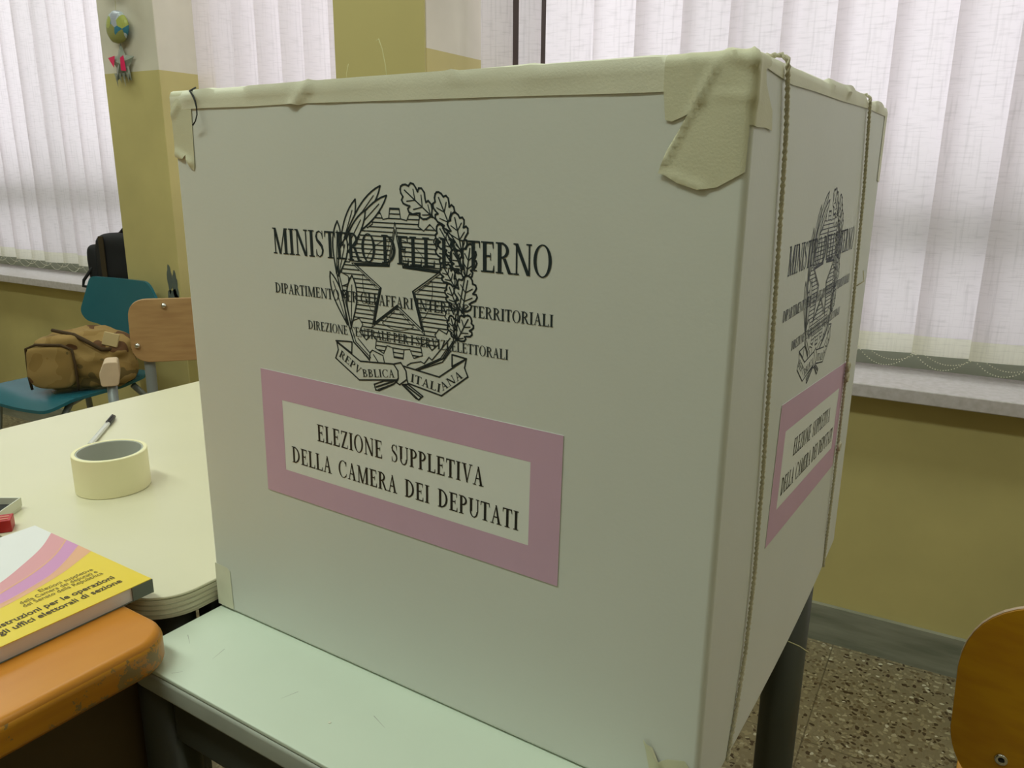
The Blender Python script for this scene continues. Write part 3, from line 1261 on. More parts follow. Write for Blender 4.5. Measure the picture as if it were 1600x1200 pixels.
for fm, cen in ((front_mat, (0.2475, 1.0843)), (side_mat, (0.2462, 1.0822))):
    e = link('printed_emblem', emb_me, None, bb)
    e.matrix_local = fm(cen[0], cen[1], 0.00018)
    l = link('printed_lettering', let_me, None, bb)
    l.matrix_local = fm(cen[0], cen[1], 0.00026)
for fm, cen, rot, sx in ((front_mat, (0.2400, 0.9411), math.radians(-0.88), 1.0), (side_mat, (0.2760, 0.9325), math.radians(-4.6), 0.95)):
    s = link('sticker', st_me, None, bb)
    s.matrix_local = fm(cen[0], cen[1], 0.00015, rot) @ Matrix.Diagonal((sx, 1, 1, 1))
    tag(s, 'pink bordered paper label')
    b = link('border', bor_me, None, s)
    b.location = (0, 0, 0.0004)
    x = link('lettering', stx_me, None, s)
    x.location = (0, -0.0005, 0.0005)


def nz3(x, y, z=0.0, s=60.0):
    return noise.noise(Vector((x * s, y * s, z * s)))


def wrap(a, z, off):
    """a runs along the front to 0.5 and on along the right face; z above the top folds onto the lid"""
    over = 0.0
    zt = ZTOP + (0.0 if a <= 0.5 else 0.0045 * (a - 0.5) / 0.5)
    r = 0.0045
    if z > zt - r:
        over = z - (zt - r)
    if a <= 0.5:
        p, nn, back = Vector((a, 0, 0)), Vector((0, -1, 0)), Vector((0, 1, 0))
    else:
        p, nn, back = Vector((0.5, 0, 0)) + RD * (a - 0.5), RN.copy(), -RN
    if abs(a - 0.5) < 0.0045:               # round the corner
        f = (a - 0.4955) / 0.009
        ang = f * math.pi / 2
        c = Vector((0.4955, 0.0045, 0))
        nn = Vector((math.sin(ang), -math.cos(ang), 0))
        p = c + nn * 0.0045
        back = -nn
    if over <= 0:
        return p + nn * off + Vector((0, 0, z))
    q = r * math.pi / 2
    if over < q:
        an = over / r
        c = p + back * r + Vector((0, 0, zt - r))
        return c + (nn * math.cos(an) + Vector((0, 0, 1)) * math.sin(an)) * (r + off)
    return p + back * (r + over - q) + Vector((0, 0, zt + off))


def tape(name, poly, m, base, fn=None, step=0.004, label=None):
    def f(a, z, o):
        e = base + (fn(a, z) if fn else 0.0) + 0.00022 * (nz3(a, z, 0, 45) + 0.5)
        return wrap(a, z, max(0.0001, e) + o)
    o = obj(name, plate(poly, step, 0.00018, f), m, bb, smooth=True)
    md = o.modifiers.new('split', 'EDGE_SPLIT')
    md.split_angle = math.radians(50)
    if label:
        tag(o, label)
    return o


def bumps(lst):
    def f(a, z):
        h = 0.0
        for (x0, z0, x1, z1, wd, ht) in lst:
            A, B, P = Vector((x0, z0)), Vector((x1, z1)), Vector((a, z))
            d = B - A
            t_ = max(0, min(1, (P - A).dot(d) / d.length_squared))
            dist = (P - (A + d * t_)).length
            h += ht * math.exp(-(dist / wd) ** 2)
        return h
    return f


# strips along the upper edges
lowf = [(0.001, 1.2135), (0.05, 1.2138), (0.10, 1.2132), (0.150, 1.2135), (0.157, 1.2122), (0.164, 1.2134), (0.25, 1.2122), (0.34, 1.2112), (0.42, 1.2098), (0.4955, 1.2092)]
topf = [(0.4955, 1.252), (0.40, 1.250), (0.30, 1.252), (0.20, 1.249), (0.12, 1.251), (0.05, 1.250), (0.001, 1.249)]
tape('tape_strip', lowf + topf, M['tape_pale'], 0.0004, bumps([(0.150, 1.213, 0.168, 1.226, 0.004, 0.0022), (0.10, 1.226, 0.30, 1.2285, 0.003, 0.0016), (0.30, 1.2265, 0.36, 1.231, 0.004, 0.0012), (0.36, 1.225, 0.44, 1.231, 0.006, 0.0008), (0.02, 1.222, 0.05, 1.229, 0.004, 0.0014)]), label='long strip of masking tape over the front top edge')
lows = [(0.5045, 1.222), (0.535, 1.220), (0.576, 1.2178), (0.65, 1.2195), (0.74, 1.2205), (0.82, 1.2225), (0.868, 1.2235), (0.95, 1.2235), (0.998, 1.2235)]
tops = [(0.998, 1.262), (0.93, 1.254), (0.86, 1.258), (0.75, 1.253), (0.62, 1.256), (0.5045, 1.25)]
tape('tape_strip', lows + tops, M['tape_pale'], 0.0004, bumps([(0.70, 1.231, 0.86, 1.234, 0.004, 0.0028), (0.76, 1.228, 0.80, 1.2345, 0.003, 0.002), (0.92, 1.230, 0.97, 1.236, 0.004, 0.003)]), label='strip of masking tape over the right top edge')
# corner patches
pc = [(0.4485, 1.250), (0.4485, 1.211), (0.4505, 1.1945), (0.4545, 1.1935), (0.4640, 1.1972), (0.4600, 1.190), (0.4525, 1.178), (0.4482, 1.1655), (0.4530, 1.1640), (0.4600, 1.1600), (0.4720, 1.1565), (0.4830, 1.1580), (0.4930, 1.1635), (0.4985, 1.1665), (0.4990, 1.191), (0.5060, 1.190), (0.5240, 1.1905), (0.5380, 1.1895), (0.5350, 1.200), (0.5180, 1.2130), (0.5150, 1.2200), (0.5250, 1.2230), (0.5300, 1.235), (0.5300, 1.250)]
tape('tape_patch', pc, M['tape'], 0.0006, bumps([(0.478, 1.222, 0.4505, 1.1700, 0.0012, 0.0016), (0.462, 1.2265, 0.470, 1.205, 0.003, 0.0012), (0.484, 1.229, 0.499, 1.222, 0.003, 0.0018), (0.480, 1.2065, 0.495, 1.2055, 0.002, 0.0006), (0.4995, 1.2285, 0.5005, 1.205, 0.004, 0.0016), (0.449, 1.166, 0.475, 1.157, 0.0025, 0.001)]), step=0.0025, label='crumpled masking tape patch on the front right corner')
pl = [(0.0012, 1.248), (0.0012, 1.1755), (0.006, 1.1735), (0.013, 1.1735), (0.0155, 1.177), (0.0200, 1.1665), (0.0250, 1.1640), (0.0265, 1.168), (0.0275, 1.195), (0.0285, 1.212), (0.0290, 1.248)]
tape('tape_patch', pl, M['tape'], 0.0003, bumps([(0.004, 1.178, 0.022, 1.170, 0.003, 0.0018), (0.012, 1.218, 0.003, 1.210, 0.003, 0.0014)]), step=0.0025, label='masking tape patch on the front left upper corner')
tape('tape_patch', [(0.0012, 0.7885), (0.020, 0.7875), (0.0235, 0.785), (0.0245, 0.7435), (0.0012, 0.7435)], M['tape_pale'], 0.0002, bumps([(0.012, 0.778, 0.021, 0.752, 0.002, 0.0012)]), label='thin tape patch on the front left lower corner')
tape('tape_patch', [(0.4600, 0.7870), (0.4670, 0.7835), (0.4720, 0.7745), (0.4780, 0.7790), (0.4900, 0.7830), (0.4945, 0.778), (0.4950, 0.7435), (0.4640, 0.7435), (0.4655, 0.765)], M['tape'], 0.0003, bumps([(0.462, 0.786, 0.472, 0.772, 0.002, 0.0018)]), step=0.0025, label='torn masking tape patch on the front right lower corner')
tape('tape_patch', [(0.982, 1.2235), (0.982, 1.16), (0.9985, 1.158), (0.9985, 1.2235)], M['tape_pale'], 0.0003, label='narrow tape strip down the back right corner')


# twine, two strands twisted
def twine(path, r=0.00095, pitch=0.008):
    bm = NB()
    P = [Vector(p) for p in path]
    dense = []
    for a, b in zip(P[:-1], P[1:]):
        n_ = max(2, int((b - a).length / 0.0022))
        for k in range(n_):
            dense.append(a + (b - a) * k / n_)
    dense.append(P[-1])
    for ph in (0, math.pi):
        pts = []
        s_ = 0.0
        for i, p in enumerate(dense):
            if i:
                s_ += (p - dense[i - 1]).length
            t_ = (dense[min(i + 1, len(dense) - 1)] - dense[max(i - 1, 0)]).normalized()
            rf = Vector((0, 0, 1)) if abs(t_.z) < 0.7 else Vector((0, 1, 0))
            a_ = (rf - t_ * rf.dot(t_)).normalized()
            b_ = t_.cross(a_)
            an = ph + 2 * math.pi * s_ / pitch
            pts.append(p + (a_ * math.cos(an) + b_ * math.sin(an)) * r * 0.9)
        tube(bm, pts, r, 6)
    return bm


def twine_path(pts, s_left):
    path = [side(s, z, 0.0026) for s, z in pts][::-1]
    top_s = pts[0][0]
    dzt = 0.0045 * top_s / 0.5
    last = Vector((path[-1].x, path[-1].y, ZTOP + dzt + 0.0005))
    path.append(last - RN * 0.0005)
    path.append(last - RN * 0.004 + Vector((0, 0, 0.0026)))
    xl = -0.002 * s_left / 0.5
    for k in range(1, 8):
        f = k / 8
        p = (last - RN * 0.004).lerp(Vector((xl + 0.004, s_left, ZTOP + 0.0045 * s_left / 0.5)), f)
        path.append(Vector((p.x, p.y, ZTOP + 0.0045 * p.y / 0.5 + 0.0032)))
    path.append(Vector((xl + 0.003, s_left, ZTOP + 0.0045 * s_left / 0.5 + 0.003)))
    path.append(Vector((xl - 0.0028, s_left, ZTOP + 0.0045 * s_left / 0.5 - 0.003)))
    for k in range(1, 6):
        path.append(Vector((xl - 0.0030, s_left + 0.004 * math.sin(k), ZTOP - 0.003 - (ZTOP - ZB - 0.006) * k / 5)))
    return path


obj('twine', twine(twine_path([(0.0545, 1.2255), (0.0600, 1.207), (0.0640, 1.192), (0.0682, 1.163), (0.0800, 1.06), (0.0900, 0.96), (0.0940, 0.88), (0.0890, 0.82), (0.0770, 0.775), (0.0640, 0.742)], 0.06)), M['twine'], bb, smooth=True)
obj('twine', twine(twine_path([(0.3640, 1.2285), (0.3750, 1.195), (0.3886, 1.150), (0.4050, 1.05), (0.4169, 0.954), (0.4215, 0.85), (0.4205, 0.743)], 0.36)), M['twine'], bb, smooth=True)
# knots where the twine carries loops
bm = NB()
for s, z in ((0.4175, 0.973), (0.4172, 0.962), (0.4200, 0.885)):
    c = side(s, z, 0.004)
    lp = [c + Vector((0, 0, 0.004 * math.cos(a * math.pi / 5))) + RD * 0.0045 * math.sin(a * math.pi / 5) for a in range(10)]
    tube(bm, lp, 0.0016, 6, closed=True)
tube(bm, [side(0.412, 1.058, 0.003), side(0.420, 1.062, 0.008), side(0.424, 1.072, 0.006)], 0.0007, 5)
obj('twine_knot', bm, M['twine'], bb, smooth=True)
# loose threads
obj('black_thread', tube(NB(), [Vector((0.031, 0.004, ZTOP + 0.0022)), Vector((0.031, -0.0022, 1.2275)), Vector((0.0355, -0.0030, 1.2240)), Vector((0.0395, -0.0042, 1.2195)), Vector((0.0418, -0.0050, 1.2140)), Vector((0.0415, -0.0050, 1.2085)), Vector((0.0380, -0.0045, 1.2035)), Vector((0.0335, -0.0040, 1.2005))], [0.0007, 0.0009, 0.0009, 0.0008, 0.0006, 0.0005, 0.0005, 0.0007], 6), M['black_thread'], bb, smooth=True)
bm = NB()
tube(bm, [Vector((0.2180, 0.030, ZTOP + 0.0015)), Vector((0.2150, 0.032, ZTOP + 0.0120)), Vector((0.2105, 0.034, ZTOP + 0.0240)), Vector((0.2065, 0.035, ZTOP + 0.0310)), Vector((0.2045, 0.035, ZTOP + 0.0300))], 0.00035, 5)
tube(bm, [Vector((0.1780, 0.030, ZTOP + 0.0012)), Vector((0.1765, 0.031, ZTOP + 0.0080)), Vector((0.1780, 0.032, ZTOP + 0.0150))], 0.00022, 5)
tube(bm, [side(0.25, 0.7425, 0.004), side(0.258, 0.736, 0.013), side(0.262, 0.730, 0.021)], 0.0005, 5)
obj('loose_thread', bm, M['pale_thread'], bb, smooth=True)

# ------------------------------------------------------------------ things on the cream table
# roll of masking tape
t = thing('masking_tape_roll', 'roll of cream masking tape standing on the cream table', 'tape', uvw(-0.317, 0.086, ZT))
obj('tape_winding', lathe(NB(), [(0.0395, 0.0), (0.0435, 0.0), (0.0443, 0.0008), (0.0443, 0.0492), (0.0435, 0.05), (0.0395, 0.05)], (0, 0, 0.0002), 72, True), M['roll'], t, smooth=False, bevel=0.0004)
M['core'] = mat('grey_card_core', (186, 188, 180), 0.8)
obj('core', lathe(NB(), [(0.0375, 0.0004), (0.0393, 0.0004), (0.0393, 0.0494), (0.0375, 0.0494)], (0, 0, 0.0002), 72, True), M['core'], t, smooth=False, bevel=0.0003)

# pen
a = math.atan2(0.083, -0.085)
p_end = uvw(-0.588, 0.252, ZT)
t = thing('ballpoint_pen', 'clear ballpoint pen with black cap lying behind the tape roll', 'pen', (p_end[0], p_end[1], ZT + 0.0043), a + RZ)
obj('barrel', lathe(NB(), [(0.0036, -0.143), (0.0039, -0.142), (0.0039, -0.02)], n=8), M['clear'], t).rotation_euler = (0, math.pi / 2, 0)
obj('refill', lathe(NB(), [(0.0013, -0.14), (0.0013, -0.018)], n=8), M['black_ink'], t).rotation_euler = (0, math.pi / 2, 0)
c = obj('cap', lathe(NB(), [(0.0042, -0.04), (0.0043, -0.036), (0.0042, -0.012), (0.0030, 0.0), (0.001, 0.003)], n=16), M['black_plastic'], t, smooth=True)
c.rotation_euler = (0, math.pi / 2, 0)
obj('clip', box(NB(), -0.046, -0.006, -0.0012, 0.0012, 0.0046, 0.006), M['black_plastic'], t, bevel=0.0004)

# open stamp pad tin
ang = math.atan2(-0.0286, 0.0245)
e1 = (-0.83, -0.56)
t = thing('stamp_pad', 'shallow white tin with black pad at the left edge of the picture', 'stamp pad', uvw(-0.3437, -0.0141, ZT), RZ + math.atan2(-0.56, -0.83))
HT = 0.014
obj('tin', prism(NB(), rrect(0.0, 0.13, 0.0, 0.07, 0.004, 4), 0.0002, 0.003), M['tin_white'], t)
bm = NB()
for x0, x1, y0, y1 in ((0, 0.13, 0, 0.0016), (0, 0.13, 0.0684, 0.07), (0, 0.0016, 0.0016, 0.0684), (0.1284, 0.13, 0.0016, 0.0684)):
    box(bm, x0, x1, y0, y1, 0.003, HT)
obj('rim', bm, M['tin_white'], t, bevel=0.0004)
obj('pad', prism(NB(), rrect(0.004, 0.126, 0.004, 0.066, 0.003, 4), 0.003, 0.0065), M['pad_black'], t)

# red box
t = thing('staple_box', 'small red card box with pale lines in front of the stamp pad', 'box', uvw(-0.2855, -0.0545, ZT), RZ + math.radians(236))
obj('carton', box(NB(), 0, 0.055, -0.021, 0.0, 0.0002, 0.0145), M['red'], t, bevel=0.0008)
bm = NB()
box(bm, 0.003, 0.055, -0.0135, -0.0115, 0.0146, 0.0150)
box(bm, 0.003, 0.055, -0.0065, -0.0045, 0.0146, 0.0150)
obj('stripe', bm, M['salmon'], t)

# booklet: origin at its near right corner of the cover; x to -u, y to -v
BZ = ZO + 0.0004
BT = 0.0145
t = thing('booklet', 'thick instruction booklet with yellow, pink and white cover on the orange desk', 'book', uvw(-0.018, -0.0565, BZ), RZ)
BW, BL = 0.150, 0.209
obj('page_block', box(NB(), -BL + 0.001, -0.0015, -BW + 0.002, -0.0005, 0.0003, BT - 0.0008), M['pages'], t)
bm = NB()
box(bm, -BL, 0, -BW, 0, BT - 0.0007, BT)
obj('cover', bm, M['yellow_print'], t)
obj('back_cover', box(NB(), -BL, 0, -BW, 0, 0.0, 0.0003), M['slate'], t)
bm = NB()
box(bm, -BL, 0.0004, -0.0004, 0.0006, 0.0, BT - 0.0008)
box(bm, -0.0016, 0.0006, -0.020, 0.0006, 0.0005, BT - 0.0008)
obj('spine', bm, M['slate'], t)
# printed waves on the cover; curves given as (x, y) from the cover corner
W0 = [(-0.176, 0.0), (-0.150, -0.024), (-0.128, -0.053), (-0.109, -0.083), (-0.094, -0.120), (-0.086, -0.150)]
W1 = [(-0.147, 0.0), (-0.123, -0.024), (-0.104, -0.053), (-0.089, -0.090), (-0.079, -0.120), (-0.074, -0.150)]
W2 = [(-0.123, 0.0), (-0.102, -0.024), (-0.084, -0.050), (-0.072, -0.085), (-0.067, -0.112), (-0.064, -0.150)]
W3 = [(-0.101, 0.0), (-0.088, -0.024), (-0.078, -0.045), (-0.067, -0.080), (-0.061, -0.110), (-0.057, -0.150)]


def smooth_curve(c, n=6):
    out_ = []
    for i in range(len(c) - 1):
        p0, p1, p2, p3 = [Vector(c[max(0, min(len(c) - 1, j))]) for j in (i - 1, i, i + 1, i + 2)]
        for k in range(n):
            s_ = k / n
            out_.append(tuple(0.5 * ((2 * p1) + (p2 - p0) * s_ + (2 * p0 - 5 * p1 + 4 * p2 - p3) * s_ ** 2 + (-p0 + 3 * p1 - 3 * p2 + p3) * s_ ** 3)))
    out_.append(tuple(c[-1]))
    return out_


def band(c0, c1):
    a_, b_ = smooth_curve(c0), smooth_curve(c1)
    return [[a_[i], a_[i + 1], b_[i + 1], b_[i]] for i in range(len(a_) - 1)]


def shift(c, d):
    return [(x_ + d, y_) for x_, y_ in c]


edge_c = [(-BL, y_) for _, y_ in W0]
prints = [('white_area', band(edge_c, W0), 'white_print'), ('rose_wave', band(W0, W1), 'rose_print'), ('mauve_wave', band(W1, W2), 'mauve_print'), ('peach_wave', band(W2, W3), 'peach_print'),
          ('rose_line', band(shift(W1, -0.0015), shift(W1, 0.0008)) + band(shift(W2, -0.0012), shift(W2, 0.0006)), 'peach_print')]
for i, (nm, po, mm) in enumerate(prints):
    o = link(nm, flat(nm, po, M[mm]), None, t)
    o.location = (0, 0, BT + (0.00010 if i < 4 else 0.00018))


def cover_line(s, y0, x_right, length, hsize, m, boldness):
    cu = bpy.data.curves.new('cover_text', 'FONT')
    cu.body = s
    cu.size = 1.0
    cu.offset = boldness
    ob = bpy.data.objects.new('tmp_text', cu)
    COL.objects.link(ob)
    bpy.context.view_layer.update()
    dg_ = bpy.context.evaluated_depsgraph_get()
    me = bpy.data.meshes.new_from_object(ob.evaluated_get(dg_))
    COL.objects.unlink(ob)
    bpy.data.objects.remove(ob)
    xs = [v.co.x for v in me.vertices]
    w_ = max(xs) - min(xs)
    x0 = min(xs)
    for v in me.vertices:
        tx, ty = (v.co.x - x0) / w_ * length, v.co.y * hsize
        # text runs along +v (local +y), letters stand towards -u (local -x)
        v.co = Vector((y0 - ty, x_right - length + tx, 0))
    me.materials.clear()
    me.materials.append(m)
    o = link('cover_text', me, None, t)
    o.location = (0, 0, BT + 0.0003)
    return o


cover_line('Elezioni suppletive', -0.0605, -0.021, 0.050, 0.0088, M['olive_ink'], 0.0)
cover_line('della Camera dei deputati e', -0.0530, -0.021, 0.0705, 0.0088, M['olive_ink'], 0.0)
cover_line('del Senato della Repubblica', -0.0455, -0.020, 0.0725, 0.0088, M['olive_ink'], 0.0)
cover_line('Istruzioni per le operazioni', -0.0290, -0.0185, 0.102, 0.0112, M['brown_ink'], 0.018)
cover_line('degli uffici elettorali di sezione', -0.0165, -0.0185, 0.117, 0.0112, M['brown_ink'], 0.018)


# ------------------------------------------------------------------ chairs
def leg_tube(pts, r, name, par, m):
    return obj(name, tube(NB(), pts, r, 12), m, par, smooth=True)


def rounded_shape(pts, r, n=5):
    """round every corner of a polygon"""
    out_ = []
    N = len(pts)
    for i in range(N):
        p, a, b_ = Vector(pts[i]), Vector(pts[i - 1]), Vector(pts[(i + 1) % N])
        rr = r[i] if isinstance(r, (list, tuple)) else r
        da, db = (a - p), (b_ - p)
        k = min(rr, da.length * 0.48, db.length * 0.48)
        s_, e_ = p + da.normalized() * k, p + db.normalized() * k
        for j in range(n + 1):
            f = j / n
            out_.append(tuple(s_ * (1 - f) ** 2 + p * 2 * f * (1 - f) + e_ * f ** 2))
    return out_


# teal chair by the wall, facing the room (-y)
t = thing('school_chair', 'teal school chair with shield-shaped back, camouflage bag on its seat', 'chair', (-2.655, 1.55, 0), math.radians(4))
seat_poly = rounded_shape([(-0.20, -0.20), (0.20, -0.20), (0.185, 0.20), (-0.185, 0.20)], 0.09, 8)


def seat_fn(x_, y_, o):
    dip = -0.012 * math.cos(x_ / 0.2 * math.pi / 2) + 0.02 * max(0, y_ - 0.05) / 0.15 - 0.03 * max(0, (-y_ - 0.12) / 0.08) ** 2
    return Vector((x_, y_, 0.435 + dip + o))


obj('seat', plate(seat_poly, 0.03, 0.011, seat_fn), M['teal'], t, smooth=True, bevel=0.003)
back_poly = rounded_shape([(-0.055, 0.0), (0.085, 0.0), (0.09, 0.07), (0.20, 0.11), (0.215, 0.19), (0.15, 0.262), (-0.15, 0.262), (-0.20, 0.13), (-0.17, 0.098), (-0.075, 0.085)], [0.01, 0.01, 0.04, 0.03, 0.03, 0.03, 0.02, 0.03, 0.03, 0.04])


def back_fn(x_, y_, o):
    return Vector((x_, 0.205 + 0.12 * y_ - 0.35 * x_ * x_ + o, 0.515 + y_))


obj('backrest', plate(back_poly, 0.03, 0.011, back_fn), M['teal'], t, smooth=True, bevel=0.003)
for sx in (-1, 1):
    leg_tube([(sx * 0.155, -0.12, 0.422), (sx * 0.165, -0.16, 0.38), (sx * 0.19, -0.21, 0.0)], 0.011, 'leg', t, M['chair_steel'])
    leg_tube([(sx * 0.155, 0.12, 0.425), (sx * 0.17, 0.17, 0.36), (sx * 0.19, 0.21, 0.0)], 0.011, 'leg', t, M['chair_steel'])
leg_tube([(-0.155, -0.12, 0.421), (-0.02, 0.15, 0.428), (-0.02, 0.23, 0.47), (-0.02, 0.231, 0.58)], 0.011, 'frame', t, M['chair_steel'])
leg_tube([(0.155, -0.12, 0.421), (0.03, 0.15, 0.428), (0.03, 0.23, 0.47), (0.03, 0.231, 0.58)], 0.011, 'frame', t, M['chair_steel'])

# plywood backed chair, partly hidden by the ballot box
t = thing('school_chair', 'beech plywood chair with grey steel frame behind the cream table', 'chair', (-1.80, 1.36, 0), math.radians(48))
# local: +x to the right in the picture, -y towards the camera
bp = rounded_shape([(-0.125, 0.0), (0.275, 0.0), (0.275, 0.165), (-0.125, 0.165)], 0.05, 8)
obj('backrest', plate(bp, 0.03, 0.012, lambda x_, y_, o: Vector((x_, 0.14 * y_ + 0.25 * (x_ - 0.075) ** 2 - 0.01 + o, 0.668 + y_))), M['beech'], t, smooth=True, bevel=0.003)
for x_, z_ in ((-0.035, 0.147), (-0.108, 0.045)):
    bm = NB()
    bmesh.ops.create_uvsphere(bm, u_segments=16, v_segments=8, radius=0.0075, matrix=Matrix.Translation((x_, 0.14 * z_ + 0.25 * (x_ - 0.075) ** 2 - 0.012, 0.668 + z_)))
    obj('rivet', bm, M['rivet'], t, smooth=True)
for sx in (-0.085, 0.235):
    leg_tube([(sx, 0.034, 0.78), (sx, 0.020, 0.66), (sx, 0.0, 0.45), (sx, 0.05, 0.0)], 0.014, 'leg', t, M['chair_steel'])
    leg_tube([(sx, 0.0, 0.435), (sx, -0.33, 0.435), (sx, -0.37, 0.40), (sx, -0.40, 0.0)], 0.012, 'leg', t, M['chair_steel'])
obj('seat', plate(rounded_shape([(-0.11, -0.38), (0.26, -0.38), (0.26, -0.03), (-0.11, -0.03)], 0.05, 6), 0.04, 0.012, lambda x_, y_, o: Vector((x_, y_, 0.448 - 0.06 * (x_ - 0.075) ** 2 + o))), M['beech'], t, smooth=True, bevel=0.003)

# wooden ended arm of a second chair, seen end-on
t = thing('armchair', 'pale wooden armrest on grey steel post left of the beech chair back', 'chair', (-1.925, 1.225, 0), math.radians(52))
arm = [(-0.022, 0.0), (0.020, 0.0), (0.026, 0.03), (0.024, 0.066), (-0.010, 0.066), (-0.024, 0.036)]
bm = NB()
ap = rounded_shape(arm, 0.008, 4)
A = [bm.verts.new((x_, 0.0, 0.607 + z_)) for x_, z_ in ap]
B = [bm.verts.new((x_ * 0.95, 0.05, 0.610 + z_)) for x_, z_ in ap]
bm.faces.new(A)
bm.faces.new(B[::-1])
for i in range(len(ap)):
    bm.faces.new((A[i], A[(i + 1) % len(ap)], B[(i + 1) % len(ap)], B[i]))
obj('armrest', bm, M['beech_pale'], t, bevel=0.003)
leg_tube([(0.002, 0.02, 0.608), (0.0, 0.02, 0.45), (0.0, 0.03, 0.0)], 0.013, 'leg', t, M['chair_steel'])

# amber chair at the right edge
t = thing('school_chair', 'amber varnished plywood chair back at the right edge, by the marble baseboard', 'chair', (0.250, 0.90, 0), math.radians(-3))
bp = rounded_shape([(-0.190, -0.022), (0.190, -0.022), (0.192, 0.207), (-0.192, 0.207)], [0.06, 0.06, 0.10, 0.10], 12)
bp = [(x_ - (0.012 * (1 - ((y_ - 0.09) / 0.11) ** 2) if x_ < 0 else -0.012 * (1 - ((y_ - 0.09) / 0.11) ** 2)), y_) for x_, y_ in bp]


def amb_fn(x_, y_, o):
    return Vector((x_, 0.10 * y_ + 0.55 * x_ * x_ - 0.05 + o, 0.545 + y_))


def amb_edge(x_, y_, o):
    return amb_fn(x_, y_, o)


obj('backrest', plate(bp, 0.025, 0.0095, amb_fn), M['amber'], t, smooth=True, bevel=0.0015)
cx, cy = 0.0, 0.1035
bm = NB()
o_ = [(cx + (x_ - cx) * 1.002, cy + (y_ - cy) * 1.004) for x_, y_ in bp]
A = [bm.verts.new(amb_fn(x_, y_, 0.0022)) for x_, y_ in o_]
B = [bm.verts.new(amb_fn(x_, y_, 0.0080)) for x_, y_ in o_]
for i in range(len(A)):
    if (A[i].co - A[(i + 1) % len(A)].co).length > 1e-6:
        bm.faces.new((A[i], A[(i + 1) % len(A)], B[(i + 1) % len(A)], B[i]))
obj('plywood_edge', bm, M['beech_pale'], t)
for sx in (-0.150, 0.150):
    p = amb_fn(sx, 0.026, 0)
    s = lathe(NB(), [(0.0022, -0.0006), (0.0024, 0.0020), (0.0058, 0.0024), (0.0064, 0.0006), (0.0064, -0.0008)], (0, 0, 0), 24)
    o = obj('screw', s, M['rivet'], t, smooth=True)
    o.location = p
    o.rotation_euler = (math.pi / 2, 0, 0)
    d = obj('screw_socket', lathe(NB(), [(0.0021, 0.0006), (0.0021, 0.0026)], (0, 0, 0), 12), M['black_plastic'], o)
for sx in (-0.150, 0.150):
    leg_tube([(sx, amb_fn(sx, 0.10, 0.022).y, 0.66), (sx, amb_fn(sx, 0.0, 0.022).y, 0.545), (sx, -0.03, 0.43), (sx, -0.09, 0.0)], 0.011, 'leg', t, M['dark_wood'])
    leg_tube([(sx, -0.03, 0.392), (sx, 0.30, 0.392), (sx, 0.335, 0.36), (sx, 0.36, 0.0)], 0.011, 'leg', t, M['dark_wood'])
obj('seat', plate(rounded_shape([(-0.185, -0.01), (0.185, -0.01), (0.185, 0.36), (-0.185, 0.36)], 0.05, 6), 0.04, 0.011, lambda x_, y_, o: Vector((x_, y_, 0.405 - 0.08 * (1 - (x_ / 0.19) ** 2) * 0.1 + o))), M['amber'], t, smooth=True, bevel=0.002)
# dark rub marks on the backrest
bm = NB()
for cx_, cy_, rx_, ry_ in ((-0.106, 0.157, 0.006, 0.004), (-0.113, 0.152, 0.004, 0.002), (-0.078, 0.150, 0.010, 0.007)):
    vs = []
    for k in range(14):
        a = 2 * math.pi * k / 14
        rr = 1 + 0.35 * noise.noise(Vector((k * 0.7, cx_ * 90, 0)))
        vs.append(bm.verts.new(amb_fn(cx_ + rx_ * rr * math.cos(a), cy_ + ry_ * rr * math.sin(a), -0.0003)))
    bm.faces.new(vs)
obj('rub_mark', bm, M['webbing'], t)

# ------------------------------------------------------------------ camouflage bag on the teal seat
t = thing('duffel_bag', 'slumped camouflage duffel bag lying on the teal chair', 'bag', (-2.575, 1.565, 0.446), math.radians(36))


def soft_box(lx, ly, lz, n=(16, 10, 10), amp=0.012, seed=0.0, sag=0.0):
    bm = NB()
    bmesh.ops.create_cube(bm, size=1.0)
    bmesh.ops.subdivide_edges(bm, edges=bm.edges[:], cuts=n[0], use_grid_fill=True)
    for v in bm.verts:
        p = v.co * 2
        # superellipsoid
        q = Vector((abs(p.x) ** 4 + abs(p.y) ** 4 + abs(p.z) ** 4, 0, 0)).x ** 0.25
        p = p / max(q, 1e-6)
        x_, y_, z_ = p.x * lx / 2, p.y * ly / 2, p.z * lz / 2
        fold = noise.noise(Vector((x_ * 9 + seed, y_ * 9, z_ * 16))) + 0.6 * noise.noise(Vector((x_ * 22, y_ * 22 + seed, z_ * 30)))
        k = amp * fold
        nrm = p.normalized()
        z2 = z_ + nrm.z * k - sag * max(0, p.z) * (p.x > 0) * p.x
        v.co = Vector((x_ + nrm.x * k, y_ + nrm.y * k, max(z2, -lz / 2) + lz / 2))
    return bm


obj('body', soft_box(0.31, 0.19, 0.190, amp=0.022, seed=3.1, sag=0.03), M['camo'], t, smooth=True)
